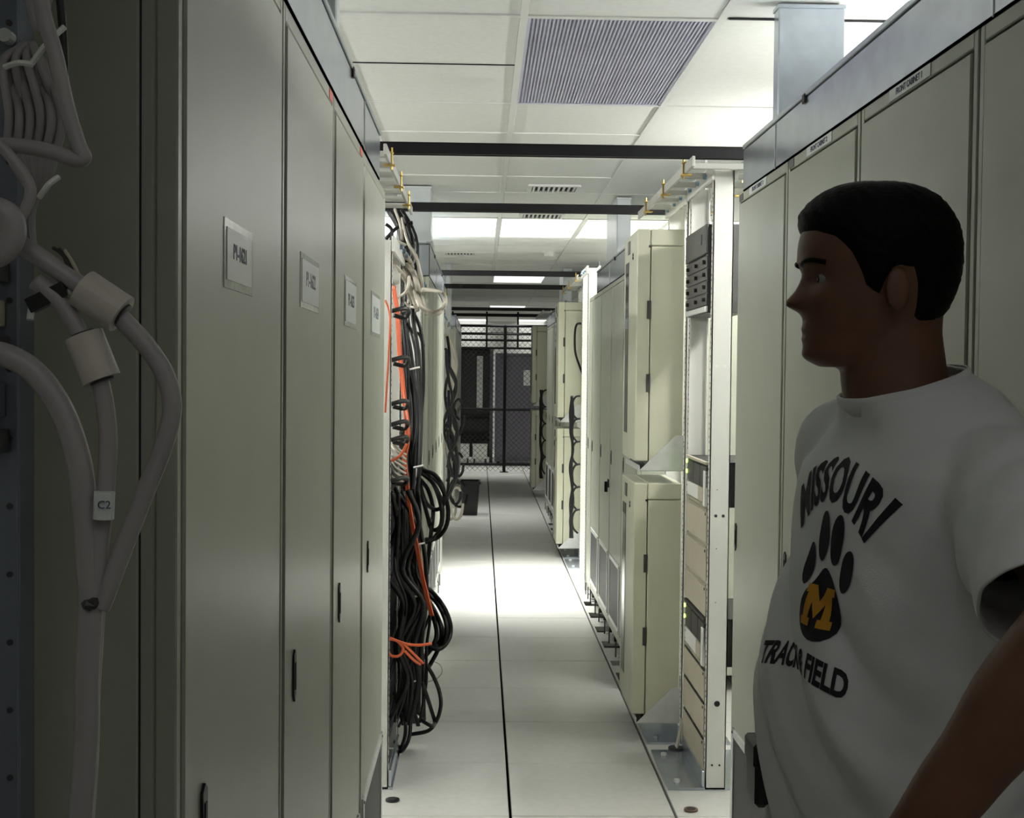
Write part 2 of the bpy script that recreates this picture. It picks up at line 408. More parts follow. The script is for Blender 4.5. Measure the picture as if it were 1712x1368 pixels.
L3 = [14.7, 15.4, 16.1, 16.8, 17.5, 18.2, 18.9]
for k in range(6):
    cabinet(XL, L3[k], L3[k + 1], 1, ['nearest', 'second', 'third', 'fourth', 'fifth', 'last'][k] + ' of the distant beige server cabinets on the left before the fence', None, .07, group='distant left cabinets', gridz=None)
R3 = [11.62, 12.25, 12.88, 13.5, 14.12, 14.75]
for k in range(5):
    cabinet(XR, R3[k], R3[k + 1], 0, ['nearest', 'second', 'third', 'fourth', 'last'][k] + ' of the distant beige server cabinets between the right cream units', None, .07, group='distant right cabinets', gridz=(.16, .58), feet=True, dep=.85)

# ------------------------------------------------------------------ galvanised troughs and risers on top of the cabinets


def trough(x, y0, y1, sgn, label, w=.62, z0=2.187, z1=2.31):
    """sgn +1: aisle side faces +X (left row)"""
    t = thing('cable_trough', label, 'cable trough', (x, y0, z0)); L = y1 - y0; h = z1 - z0; a = -sgn
    bx(min(0, a * .004), max(0, a * .004), 0, L, 0, h).build('side_panel', GALV, t)
    bx(min(a * w, a * (w - .004)), max(a * w, a * (w - .004)), 0, L, 0, h).build('back_panel', GALV, t)
    bx(min(0, a * w), max(0, a * w), 0, L, 0, .004).build('bottom_panel', GALV, t)
    bx(min(0, a * w), max(0, a * w), 0, .004, 0, h - .002).build('end_panel', GALV, t)
    bx(min(-a * .004, a * .02), max(-a * .004, a * .02), 0, L, h + .004, h + .018, .002).build('lid_rim', GALV, t)
    bx(min(a * .004, a * .02), max(a * .004, a * .02), 0, L, h, h + .0045).build('lid_gasket', BLACK, t)
    bx(min(a * .02, a * w), max(a * .02, a * w), 0, L, h + .004, h + .010).build('lid', GALV, t)
    n = max(1, int(L / 1.2))
    for k in range(n):
        yy = L * (k + .5) / n
        bx(min(-a * .006, a * .004), max(-a * .006, a * .004), yy - .012, yy + .012, h - .012, h + .012, .002).build('lid_clip', BLACKM, t)
        bx(min(-a * .002, 0), max(-a * .002, 0), yy + .3, yy + .302, 0, h).build('joint_strip', ALU, t)
    return t
trough(XL + .003, .5, 3.62, 1, 'long galvanised cable trough on top of the near left cabinets')
tr = trough(XR - .003, .9, 3.74, -1, 'long galvanised cable trough on top of the near right cabinets')
trough(XL + .002, 7.15, 10.05, 1, 'galvanised cable trough on top of the left middle cabinets', z1=2.37)
trough(XR - .003, 6.2, 8.45, -1, 'glossy galvanised cable trough on top of the right middle cabinets', z1=2.32)
trough(XL + .002, 14.7, 18.9, 1, 'distant galvanised trough on the left before the fence')
trough(XR - .003, 11.65, 14.7, -1, 'distant galvanised trough on the right far cabinets')


def riser(x0, x1, y0, y1, z0, label, GALV=GALV2):
    t = thing('riser_duct', label, 'duct', ((x0 + x1) / 2, (y0 + y1) / 2, z0)); a = (x1 - x0) / 2; b = (y1 - y0) / 2; h = CZ - z0 - .01
    bx(-a, a, -b, b, 0, h, .004).build('duct', GALV, t)
    bx(-a - .012, a + .012, -b - .012, b + .012, 0, .012, .002).build('flange', GALV, t)
    bx(-a - .003, a + .003, -b - .003, b + .003, h - .012, h, .001).build('collar', GALV, t)
riser(-.62, -.357, 3.0, 3.06, 2.325, 'flat galvanised riser duct above the near left cabinets')
riser(.865, 1.06, 3.6, 3.66, 2.325, 'flat galvanised riser duct above the near right cabinets', GALV)
riser(-.50, -.30, 7.2, 7.45, 2.385, 'pale galvanised riser duct above the left middle cabinets')
riser(.83, .915, 7.54, 8.15, 2.335, 'galvanised riser duct above the right middle cabinets')
riser(-.36, -.30, 12.2, 12.4, 2.10, 'thin bright riser duct behind the left middle cabinets')
riser(.84, .93, 12.6, 13.2, 2.325, 'distant galvanised riser duct above the right far cabinets')

# ------------------------------------------------------------------ overhead beams and ladder racks
BEAMS = [(4.6, 'black steel strut beam across the aisle, nearest of all'), (6.2, 'black steel strut beam over the far ends of the ladder racks'), (10.2, 'black steel strut beam, third along the aisle'),
         (11.75, 'black steel strut beam, fourth along the aisle'), (15.8, 'black steel strut beam, fifth along the aisle'), (17.4, 'black steel strut beam farthest down the aisle')]
for y, lab in BEAMS:
    t = thing('strut_beam', lab, 'beam', (.25, y, 2.437), 0, 'overhead strut beams')
    m = MB(); L = .98
    m.box(-L, L, -.0205, -.0175, 0, .043); m.box(-L, L, .0175, .0205, 0, .043); m.box(-L, L, -.0205, .0205, .040, .043)
    m.box(-L, L, -.0175, -.010, 0, .003); m.box(-L, L, .010, .0175, 0, .003)
    m.build('channel', BLACKM, t)
    for s in (-1, 1):
        bx(s * L - .004, s * L + .004, -.021, .021, -.001, .044).build('end_cap', BLACK, t)
        MB().tube([(s * (L - .1), 0, .04), (s * (L - .1), 0, CZ - 2.437)], .006, 8, 0).build('hanger_rod', ALU, t)


def ladder(xa, xb, y0, y1, label, bolts=0):
    t = thing('ladder_rack', label, 'cable ladder', ((xa + xb) / 2, y0, 2.392)); c = (xb - xa) / 2; L = y1 - y0
    for s in (-1, 1): bx(s * c - .006, s * c + .006, 0, L, 0, .038, .002).build('stringer', LADDER, t)
    n = int(L / .225)
    for k in range(n):
        y = .11 + k * .225
        bx(-c, c, y - .0125, y + .0125, .008, .03, .002).build('rung', LADDER, t)
    if bolts:
        for y in (bolts if bolts != 1 else (.05, L * .5, L - .1)):
            for s in (-1, 1):
                b = bx(s * c - .016, s * c + .016, y - .014, y + .014, .038, .044, .002).build('clamp', GOLD, t)
                bx(s * c - .020, s * c + .022, y - .014, y + .014, -.009, -.002, .002).build('clamp_plate', GOLD, b)
                MB().tube([(s * (c + .010), y, -.022), (s * (c + .010), y, .060)], .0036, 6, 0).build('threaded_rod', GOLD, b)
ladder(-.66, -.345, 4.35, 6.0, 'grey cable ladder with brass clamps above the left open racks', (.20, .73, 1.27))
ladder(.775, 1.09, 4.5, 6.05, 'grey cable ladder with brass clamps above the right open racks', (.17, .69, 1.23))
ladder(-.66, -.345, 10.1, 13.6, 'distant grey cable ladder on the left above the far cable racks', 1)
ladder(.775, 1.09, 9.9, 11.6, 'distant grey cable ladder on the right above the cream units', 1)
ladder(.775, 1.09, 15.3, 17.2, 'farthest grey cable ladder on the right by the fence')

# ------------------------------------------------------------------ open relay racks


def relay_rack(xf, y0, y1, sgn, label, plates=True, dots=True, group=None, mt=POST, H=2.42, ext=.145):
    """xf: aisle-side flange plane; sgn +1 when the rack lies on the left of the aisle"""
    t = thing('relay_rack', label, 'open rack', (xf, y0, 0), 0, group); L = y1 - y0; a = -sgn
    def B(x0, x1, *r): return bx(min(a * x0, a * x1), max(a * x0, a * x1), *r)
    for k, (ya, d) in enumerate(((0, 1), (L, -1))):
        p = MB()
        for r in ((0, .0785, *sorted((ya, ya + d * .004)), .004, H), (0, .004, *sorted((ya, ya + d * .034)), .004, H), (.0745, .0785, *sorted((ya, ya + d * .034)), .004, H)):
            p.box(min(a * r[0], a * r[1]), max(a * r[0], a * r[1]), *r[2:])
        po = p.build('post', mt, t)
        m = MB()
        for q in range(int((H - .15) / .0525)):
            z = .10 + q * .0525
            m.box(min(-a * .001, 0), max(-a * .001, 0), ya + d * .016, ya + d * .024, z, z + .008); m.box(min(-a * .001, 0), max(-a * .001, 0), ya + d * .016, ya + d * .024, z + .02, z + .028)
        o = m.build('mounting_holes', DARK, po); o['kind'] = 'stuff'
        if k == 0 and dots:
            for u, z, r, mm in ((.026, 1.078, .0062, BLACK), (.055, 1.078, .0062, BLACK), (.042, .342, .0115, BLACK), (.026, .10, .004, BLACK), (.055, .10, .004, BLACK), (.02, 2.30, .006, ALU), (.052, 2.30, .007, WHITEP), (.02, 1.66, .006, ALU), (.052, 1.66, .006, ALU), (.03, 1.18, .002, DARK), (.03, .95, .002, DARK), (.03, .74, .002, DARK)):
                MB().disc((a * u, -.0015, z), r, 'y', .0022).build('bolt_hole', mm, po)
            bx(min(a * .028, a * .068), max(a * .028, a * .068), -.0012, .001, 2.172, 2.192, .001).build('cable_slot', WHITEP, po)
    for z0, z1 in ((H - .045, H + .015),):
        bx(min(0, -a * .012), max(0, -a * .012), -.02, L + .02, z0, z1, .002).build('top_angle', POST, t)
        for y in (.1, L * .5, L - .08): MB().disc((-a * .024 if a < 0 else -.024, y, H - .015), .010, 'x', .012, 8).build('bolt', BLUEB, t)
    bx(min(a * .0785, a * .09), max(a * .0785, a * .09), -.02, L + .02, H - .045, H + .015, .002).build('top_angle', POST, t)
    if plates:
        b = MB()
        b.box(min(-a * ext, a * .22), max(-a * ext, a * .22), 0.0, L - .045, .001, .011)
        po = b.build('base_plate', GALV, t)
        bx(min(-a * .012, 0), max(-a * .012, 0), .004, L - .045, .011, .075, .002).build('base_angle', GALV, t)
        for yy in (.07, L - .12):
            MB().disc((-a * (ext - .045), yy, .011), .013, 'z', .010, 6).build('anchor_bolt', ALU, po)
    return t
RK = relay_rack(.893, 4.72, 5.25, -1, 'white open relay rack with routers and blank panels, right of the aisle')
relay_rack(.893, 5.31, 5.87, -1, 'white open relay rack carrying the two near cream units', dots=False)
relay_rack(.893, 10.15, 10.68, -1, 'distant white relay rack with hanging black cords, right side', dots=False, group='distant right racks')
relay_rack(.893, 10.74, 11.3, -1, 'distant white relay rack carrying the middle pair of cream units', dots=False, group='distant right racks')
relay_rack(.893, 15.5, 16.1, -1, 'farthest white relay rack on the right, behind the last cords', dots=False, plates=False, group='distant right racks')
relay_rack(.795, 9.12, 9.62, -1, 'bright white open rack frame at the end of the right middle cabinets', dots=False, plates=False)
LR = [(4.72, 5.25), (5.31, 5.84), (5.90, 6.43), (6.49, 7.02)]
for k, (a, b) in enumerate(LR):
    t = relay_rack(-.345, a, b, 1, ['white open relay rack with black cable rings, first on the left', 'white open relay rack under tangled cables, second on the left', 'white open relay rack behind the black cords, third on the left', 'white open relay rack against the left middle cabinets'][k], dots=False, plates=(k == 0), H=2.13, ext=.018)
    if k == 0:
        for z in (1.86, 1.67, 1.50, 1.42, 1.36, 1.2):
            m = MB(); m.tube([(.0, .03, z), (.045, .05, z + .012), (.06, .10, z + .004), (.045, .13, z - .02), (.0, .12, z - .012)], .009, 7)
            m.build('cable_ring', BLACK, t, True)
for k, (a, b) in enumerate(((10.2, 10.75), (10.8, 11.35), (11.9, 12.45), (13.0, 13.55))):
    relay_rack(-.345, a, b, 1, 'distant white relay rack behind the left far cords', dots=False, plates=False, group='distant left racks', H=2.13)

# gear in the right near rack (faces the aisle at X = .893)
XG = .889


def gear(name, label, cat, z0, z1, mt, proud=.0, dep=.30, group=None):
    t = thing(name, label, cat, (XG - proud, 4.985, z0), 0, group)
    bx(.004, dep, -.225, .225, 0.001, z1 - z0 - .001, .002).build('chassis', mt, t)
    return t, z1 - z0
t, h = gear('breaker_box', 'dark grey breaker panel with knobs high in the white rack', 'power panel', 1.868, 2.215, DARK, .012, .16)
bx(-.008, .004, -.232, .232, h - .118, h - .002, .003).build('top_unit', DARK, t); bx(-.012, -.008, -.155, -.105, h - .075, h - .035, .002).build('socket', BLACK, t)
for k in range(4):
    p = bx(-.002, .004, -.232, .232, .03 + k * .049, .075 + k * .049, .002).build('breaker_row', DARK, t)
    for y in (-.2, -.02, .17): MB().disc((-.014, y, .052 + k * .049), .008, 'x', .012, 10).build('knob', BLACK, p)
bx(-.006, .004, -.232, .232, .004, .026, .002).build('label_strip', ALU, t)


def router(z0, z1, label):
    t, h = gear('router', label, 'router', z0, z1, BLACKM, 0, .26)
    bx(-.006, .004, -.232, .232, h - .012, h, .001).build('top_lip', TAN if z0 > 1 else DARK, t)
    for q, (ya, yb) in enumerate(((-.225, -.1), (-.09, .05), (.06, .2))): bx(-.004, .004, ya, yb, h * .42, h - .02, .002).build('line_card', DARK, t)
    for zz in (h * .62, h * .86):
        MB().disc((-.008, .205, zz), .0085, 'x', .004, 10).build('green_light', LED, t)
    bx(-.005, .004, -.06, .19, .016, h * .40, .001).build('pale_card', WHITEP, t); bx(-.005, .004, -.16, -.07, .016, h * .40, .001).build('tan_card', TAN, t)
    bx(-.008, .004, -.225, -.19, .004, h * .8, .001).build('mount_ear', WHITEP, t)
    m = MB()
    for k in range(16):
        y = -.22 + k * .0285; m.box(-.004, .004, y, y + .018, .001, .012)
    o = m.build('port_strip', TAN, t); o['kind'] = 'stuff'
router(1.105, 1.285, 'black router with two green lights on tan shelf, upper in the white rack')
router(.475, .668, 'black router with green lights, lower in the white rack')
for k, (a, b) in enumerate(((.965, 1.10), (.815, .955), (.678, .805), (.345, .47), (.205, .338), (.06, .198))):
    lab = ['tan blank panel just under the upper router', 'tan blank panel second under the upper router', 'tan blank panel just above the lower router', 'tan blank panel just under the lower router', 'tan blank panel second under the lower router', 'tan blank panel lowest in the white rack'][k]
    t, h = gear('blanking_unit', lab, 'panel', a, b, BEIGE2, 0, .02, 'tan blank panels in the white rack')
    bx(-.003, .004, -.236, .236, 0, h - .012, .002).build('face_plate', TAN, t)
    m = MB()
    for q in range(18):
        y = -.225 + q * .0255; m.box(-.002, .003, y, y + .014, h - .010, h)
    o = m.build('vent_slots', TAN if k < 3 else DARK, t); o['kind'] = 'stuff'
    MB().disc((-.005, -.225, h - .02), .006, 'x', .004, 8).build('screw', BLACKM, t)

# ------------------------------------------------------------------ cream bracket-mounted units


def cream_unit(x0, x1, y0, y1, z0, z1, label, group):
    t = thing('rectifier_unit', label, 'power unit', (x0, y0, z0), 0, group); D = x1 - x0; L = y1 - y0; h = z1 - z0
    bx(.062, D, 0, L, 0, h - .075, .003).build('body', BEIGE2, t)
    bx(.060, D, -.001, L + .001, h - .072, h, .004).build('top_cap', BEIGE2, t)
    d = bx(0, .058, 0, L, .02, h - .0, .004).build('front_door', BEIGE2, t)
    wz0, wz1 = (.13, h - .12)
    w = bx(-.002, .004, L * .62, L * .86, wz0, wz1, .002).build('window_strip', GLASS, d)
    bx(-.003, -.001, L * .62, L * .86, wz1 - .05, wz1, .001).build('window_label', BLACK, w)
    bx(-.003, .002, L * .55, L * .70, h - .085, h - .025, .001).build('nameplate', DARK, d)
    for zz in (h - .10, h - .115): MB().disc((-.004, L * .3, zz), .007, 'x', .006, 8).build('indicator', DARK, d)
    for zz in (h * .35, h * .66): bx(.045, .062, -.003, .004, zz - .04, zz + .04, .001).build('hinge', DARK, d)
    MB().disc((.055, -.002, h - .076), .006, 'y', .004, 8).build('screw', BLACK, t)
    return t


def bracket(x0, x1, y0, y1, z, label, group, top=.155):
    t = thing('support_shelf', label, 'bracket', (x0, y0, z), 0, group); D = x1 - x0; L = y1 - y0
    for y in (-.012, L + .008):
        MB().prism([(0, 0), (D, 0), (D, top), (D - .035, top)] if True else [], 'y', y, y + .004).build('gusset', ALU, t)
    bx(.0, D, -.008, L + .008, -.003, .001).build('tray', GALV, t)
    bx(-.002, .002, -.008, L + .008, -.003, .022).build('front_lip', ALU, t)


for dy, tagn in ((0., 'near'), (5.42, 'middle'), (10.8, 'farthest')):
    grp = tagn + ' cream units'
    y0 = 5.35 + dy; y1 = y0 + .47
    cream_unit(.68, .89, y0, y1, 1.225, 2.262, 'tall cream power unit, upper of the %s pair mounted over brackets' % tagn, grp)
    cream_unit(.68, .89, y0, y1, .105, 1.148, 'tall cream power unit, lower of the %s pair near the floor' % tagn, grp)
    bracket(.70, .893, y0, y1, 1.205, 'grey triangular bracket between the %s pair of cream units' % tagn, grp)
    bracket(.70, .893, y0, y1, .088, 'grey triangular bracket under the %s lower cream unit' % tagn, grp)
    bx(.69, .88, y0 + .01, y1 - .01, 1.148, 1.17, .002)
# ------------------------------------------------------------------ cables


def cable(name, label, cat, pts, r, m, group=None, n=7, smooth=5):
    o = MB().tube(pts, r, n, smooth).build(name, m, None, True)
    return tag(o, label, cat, group)


def jit(p, a=.012, b=.05):
    return Vector((p[0] + random.uniform(-a, a), p[1] + random.uniform(-b, b), p[2] + random.uniform(-a, a)))


# left rack: thick black bundle hanging from the ladder to the floor
main = [(662, 352), (688, 410), (676, 520), (684, 590), (694, 680), (692, 760), (690, 850), (694, 930), (704, 1000), (694, 1090), (684, 1190)]
for k in range(16):
    dx = random.uniform(-12, 13); Yd = random.uniform(5.35, 6.0)
    P = [jit(at(x + dx + random.uniform(-4, 4), y, Yd - .35 * (i / 10)), .006, .02) for i, (x, y) in enumerate(main)]
    cable('power_cable', 'black power cord in the thick bundle hanging down the left racks', 'cord', P[(0 if k % 3 else 2):], random.uniform(.006, .010), CORD, 'black hanging bundle')
low = [(656, 820), (668, 880), (662, 950), (680, 1010), (668, 1080), (676, 1140), (668, 1210)]
for k in range(24):
    dx = random.uniform(-8, 36); Yd = random.uniform(4.85, 5.5)
    P = [jit(at(x + dx + random.uniform(-13, 13), y, Yd), .012, .05) for x, y in low]
    cable('power_cable', 'black cord in the dense snarl low on the left racks', 'cord', P, random.uniform(.005, .011), CORD if k % 4 else CORD2, 'low black cord snarl')
# loops that swing out into the aisle
def loops(spec, label, group, Y, r):
    for q, pts in enumerate(spec):
        P = [at(x, y, Y + random.uniform(-.06, .06)) for x, y in pts]
        cable('power_cable', (['outermost', 'second', 'third', 'fourth', 'innermost'] if len(spec) > 4 else ['outer', 'inner', 'lowest', 'shortest'])[q] + ' ' + label, 'cord', P, r, CORD, group, 8, 7)
loops([[(698, 780), (718, 792), (738, 815), (749, 850), (746, 880), (730, 900), (712, 902)], [(700, 785), (722, 805), (735, 830), (740, 858), (735, 885), (720, 905), (705, 905)],
       [(700, 800), (715, 818), (724, 850), (722, 880), (718, 915), (714, 960)], [(702, 810), (712, 840), (728, 852), (740, 845), (742, 820), (728, 795), (706, 786)],
       [(698, 800), (706, 830), (714, 860), (722, 885), (736, 880), (738, 850), (725, 810), (704, 790)]], 'black cord looping out over the left middle cabinet at waist height', 'waist-high cord loops', 5.9, .0105)
loops([[(700, 975), (722, 990), (742, 1015), (753, 1045), (750, 1070), (735, 1085), (716, 1082)], [(705, 985), (728, 1005), (744, 1035), (746, 1062), (736, 1080), (714, 1078)],
       [(708, 995), (726, 1020), (737, 1048), (736, 1072), (722, 1085), (708, 1100)], [(712, 1000), (730, 1030), (741, 1060), (733, 1085), (720, 1110), (714, 1118)], [(700, 990), (716, 1012), (728, 1045), (729, 1068), (718, 1088)]], 'black cord looping into the aisle at knee height', 'knee-high cord loops', 5.45, .0105)
loops([[(713, 1112), (724, 1130), (734, 1155), (737, 1180), (730, 1205), (716, 1222), (688, 1228)], [(706, 1142), (714, 1165), (722, 1190), (727, 1208), (722, 1214), (710, 1208), (700, 1200)],
       [(684, 1180), (686, 1215), (682, 1240), (670, 1257), (662, 1250)], [(676, 1190), (678, 1225), (670, 1250), (660, 1240)]], 'black cord loop hanging lowest beside the left rack base', 'lowest cord loops', 5.15, .0085)
t = thing('power_connector', 'white plug on the black cord near the floor by the left racks', 'plug', at(690, 1196, 5.15))
P = [Vector((0, 0, 0)) + (at(682, 1187, 5.15) - at(690, 1196, 5.15)), at(699, 1201, 5.15) - at(690, 1196, 5.15)]
MB().tube(P, .010, 8, 0).build('plug_body', WHITEP, t); MB().tube([P[1], P[1] * 1.35], .006, 8, 0).build('strain_relief', BLACK, t)
# orange fibres
for k in range(3):
    P = [at(x + k * 2.2, y, 5.0 - .02 * k) for x, y in ((655, 478), (662, 520), (666, 590), (672, 650), (677, 700), (679, 740), (674, 765), (678, 805), (684, 860), (695, 915), (705, 970), (720, 1030))]
    if k == 1: P[4] = at(683, 705, 4.9); P[5] = at(684, 735, 4.9)
    cable('fibre_cable', 'orange fibre cable running down the front of the left racks', 'cable', P, .0045, ORANGE, 'long orange fibres')
cable('fibre_cable', 'thin orange fibre beside the post edge of the first left rack', 'cable', [at(x, y, 4.6) for x, y in ((644, 502), (652, 528), (650, 590), (647, 640), (644, 690))], .004, ORANGE)
for k, pts in enumerate(([(643, 1069), (662, 1071), (674, 1084), (668, 1096), (655, 1097), (646, 1086)], [(650, 1066), (676, 1076), (700, 1079), (722, 1076)], [(672, 1074), (690, 1092), (708, 1110)], [(676, 1088), (692, 1104), (704, 1112)], [(645, 772), (660, 768), (672, 758), (680, 742)])):
    cable('fibre_cable', ['orange fibre loop by the bottom edge of the left cabinet', 'orange fibre crossing the black cords level with knee loops', 'orange fibre slanting down over the black snarl', 'short orange fibre under the slanting one', 'orange fibre branching toward the first left rack'][k], 'cable', [at(x, y, 4.75) for x, y in pts], .0058, ORANGE, 'short orange fibres')
# pale tangle under the ladder
random.seed(21)
TG = [[(640, 400), (662, 425), (680, 450), (694, 485), (705, 515)], [(642, 440), (668, 436), (690, 455), (702, 490), (712, 525)], [(645, 455), (660, 480), (676, 505), (694, 514), (706, 500), (706, 470), (698, 440), (680, 400), (672, 365)],
      [(650, 430), (676, 448), (690, 478), (700, 508), (716, 520), (735, 520), (745, 505), (740, 490), (724, 486), (706, 484)], [(644, 425), (664, 448), (684, 470), (700, 500), (714, 522), (734, 524), (744, 508)],
      [(655, 410), (672, 420), (686, 440), (696, 470), (704, 500)], [(646, 470), (652, 500), (664, 520), (690, 515)], [(650, 395), (668, 405), (690, 418), (700, 445), (703, 480)], [(660, 350), (670, 380), (672, 410), (664, 435)],
      [(648, 445), (670, 455), (688, 490), (698, 520)], [(652, 520), (664, 500), (680, 486), (684, 462)], [(646, 415), (660, 435), (678, 460), (682, 490), (692, 512)]]
for k, p in enumerate(TG):
    cable('network_cable', 'pale grey network cable in the tangle high on the left racks', 'cable', [at(x, y, 5.3 + random.uniform(-.15, .15)) for x, y in p], [.0085, .011, .0055, .009, .009, .012, .006, .007, .006, .011, .006, .01][k], GREYC, 'pale cable tangle')
for k, p in enumerate(([(645, 375), (655, 385), (652, 410), (646, 420)], [(660, 425), (672, 405), (682, 420), (680, 436), (668, 436)], [(645, 400), (665, 380), (690, 372)], [(676, 362), (684, 385), (690, 410)], [(640, 1015), (660, 990), (690, 980)], [(690, 520), (705, 560), (708, 640), (702, 720), (698, 780)], [(680, 540), (690, 555), (702, 560), (708, 580)])):
    cable('power_cable', 'black cord curling among the pale cables high on the left racks', 'cord', [at(x, y, 5.35) for x, y in p], .008, CORD, 'black cords in the pale tangle')
for k in range(7):
    cable('network_cable', 'pale grey cable strand looping around the first left rack post', 'cable', [at(646 + random.uniform(-2, 8), 735 + k * 8, 4.9), at(662 + random.uniform(-6, 6), 745 + k * 9, 4.85), at(678, 760 + k * 8, 4.9)], .0055, GREYC, 'pale strands by the post')
cable('network_cable', 'thin cream wire arcing out from the cords above the floor', 'cable', [at(x, y, 5.3) for x, y in ((726, 1106), (736, 1112), (739, 1124), (730, 1135), (716, 1140))], .0028, GREYC)
for k, (x, y) in enumerate(((694, 616), (700, 780), (702, 910), (698, 997), (692, 1140))):
    o = MB().tube([at(x - 9, y + 2, 5.0), at(x + 8, y - 2, 5.0)], .004, 6, 0).build('cable_tie', WHITEP)
    tag(o, ['white cable tie on the cords level with the paper tags', 'white cable tie just above the waist-high loops', 'white cable tie across the orange fibre', 'white cable tie above the knee-high loops', 'white cable tie lowest on the black cords'][k], 'cable tie', 'cable ties on the left cords')
# dark gear behind the cords so that the racks are not empty
for k, (a, b) in enumerate(LR[:3]):
    zz = .15
    for q in range(7):
        hh = random.choice((.09, .13, .18))
        t = thing('network_switch', 'dark rack-mounted switch half hidden behind the black cords', 'switch', (-.352, (a + b) / 2, zz), 0, 'switches behind the cords')
        bx(-.30, -.004, -.215, .215, 0, hh, .002).build('chassis', DARK, t); bx(-.006, .002, -.235, .235, .004, hh - .004, .002).build('face_plate', BLACKM, t)
        m = MB()
        for e in range(10): m.box(.001, .004, -.2 + e * .04, -.175 + e * .04, hh * .35, hh * .65)
        o = m.build('ports', CORD2, t); o['kind'] = 'stuff'
        zz += hh + random.choice((.01, .05))

# far left rack group: cords and pale bundles
random.seed(5)
for k in range(12):
    x0 = random.uniform(743, 752); Yd = random.uniform(10.4, 12.2); y0 = random.uniform(560, 720)
    P = [at(x0, y0, Yd)] + [at(x0 + random.uniform(0, 16), y0 + 28 * (i + 1), Yd) for i in range(3)] + [at(x0 + random.uniform(-2, 8), y0 + 118, Yd)]
    cable('power_cable', 'black cord on the distant left racks before the waste bin', 'cord', P, .014, CORD, 'distant left cords')
for k in range(9):
    cx, cy = random.uniform(752, 768), random.uniform(690, 850); a, b = random.uniform(6, 13), random.uniform(14, 30); Yd = random.uniform(11, 13.2)
    P = [at(cx + a * math.cos(w), cy + b * math.sin(w), Yd + .02 * w) for w in [i * .7 for i in range(9)]]
    cable('power_cable', 'coiled dark cord hanging on the distant left racks', 'cord', P, .013, CORD if k % 3 else GREYC, 'distant left coils')
for k in range(4):
    cable('network_cable', 'pale cable drooping from the distant left ladder', 'cable', [at(742 + 2 * k, 560, 11.5), at(750 + 3 * k, 575 + 4 * k, 11.6), at(757 + 2 * k, 600 + 4 * k, 11.7), at(752 + k, 640 + 5 * k, 11.7)], .018, GREYC, 'distant pale cables')
# cords on the right far cream units
def chain(xc, y0, y1, Y, r, step, lab, grp, amp):
    for k in range(3):
        P = [at(xc + random.uniform(-3, 3) * amp, y0 + (y1 - y0) * i / 8, Y) for i in range(9)]
        cable('power_cable', lab, 'cord', P, r, CORD, grp)
    y = y0
    while y < y1 - step:
        cable('power_cable', lab.replace('hanging', 'branching'), 'cord', [at(xc + 14 * amp, y, Y), at(xc + 6 * amp, y + 2, Y), at(xc + 1, y + step * .35, Y), at(xc + 2, y + step * .8, Y), at(xc + 10 * amp, y + step * 1.05, Y)], r * .8, CORD, grp); y += step
random.seed(9)
chain(956, 662, 900, 10.2, .011, 38, 'black cord hanging beside the middle cream units', 'cords by the middle cream units', 1)
chain(905, 652, 800, 15.9, .013, 28, 'black cord hanging beside the farthest cream units', 'cords by the farthest cream units', .7)
cable('power_cable', 'single black cord on the side of the middle upper cream unit', 'cord', [at(x, y, 10.7) for x, y in ((972, 541), (964, 543), (961, 560), (962, 590), (970, 615), (974, 625))], .010, CORD)

# ------------------------------------------------------------------ near left rack with thick cables
t = thing('equipment_rack', 'blue-grey steel rack edge with circuit cards at the left picture edge', 'open rack', (-.46, 1.08, 0))
def rb(x0, x1, y0, y1, z0, z1, nm, m): return bx(x0 + .46, x1 + .46, y0 - 1.08, y1 - 1.08, z0, z1, .001).build(nm, m, t)
pA = at(2, 700, 1.08).x; pB = at(30, 700, 1.08).x
rb(pA - .05, pB, 1.08, 1.084, .02, 2.0, 'post_web', BLUEGR); rb(pB - .003, pB, 1.084, 1.12, .02, 2.0, 'post_flange', BLUEGR)
rb(pA - .05, pB + .02, 1.02, 1.16, 0, .02, 'base_foot', BLUEGR); rb(pA - .05, pB, 1.07, 1.13, 2.0, 2.03, 'top_plate', BLUEGR)
for z in [.3 + .06 * k for k in range(28)]:
    MB().disc((pB - .007 + .46, 1.0785 - 1.08, z), .0028, 'y', .0016, 8).build('mounting_hole', DARK, t)
for k, (ya, yb) in enumerate(((435, 470), (500, 545), (560, 600), (640, 700), (720, 760))):
    za, zb = at(10, yb, 1.05).z, at(10, ya, 1.05).z
    c = rb(pA - .03, pB - .006 - .004 * (k % 2), 1.045, 1.078, za, zb, 'circuit_card', [DARK, TAN, DARK, BLUEGR, BLACK][k])
    MB().disc((pB - .02 + .46, 1.04 - 1.08, (za + zb) / 2), .003, 'y', .006, 8).build('card_screw', ALU, c)
MB().disc((at(10, 60, 1.07).x + .46, 1.066 - 1.08, at(10, 60, 1.07).z), .006, 'y', .012, 12).build('rack_screw', ALU, t)
YN = 1.0
def fat(label, pts, r, m=GREYF, Y=YN, name='data_cable'):
    return cable(name, label, 'cable', [at(x, y, Y + (0 if len(q) == 0 else q[0])) for x, y, *q in pts], r, m, None, 12, 8)
fat('thick grey cable sweeping from the ferrite down to the tie point', [(-30, 372), (20, 400), (80, 440), (135, 478), (175, 506), (215, 545), (250, 585), (277, 630), (288, 680), (275, 740), (240, 830), (205, 920), (175, 1000), (168, 1015)], .0078)
fat('thick grey cable dropping through the second ferrite', [(60, 470), (100, 505), (128, 548), (150, 590), (170, 650), (180, 720), (178, 800), (168, 900), (158, 1000)], .0075)
fat('thickest grey cable rising from the rack edge into the drop', [(-30, 585), (20, 598), (65, 630), (105, 690), (132, 770), (142, 850), (148, 940), (152, 1010), (146, 1120), (144, 1240), (132, 1400)], .0098)
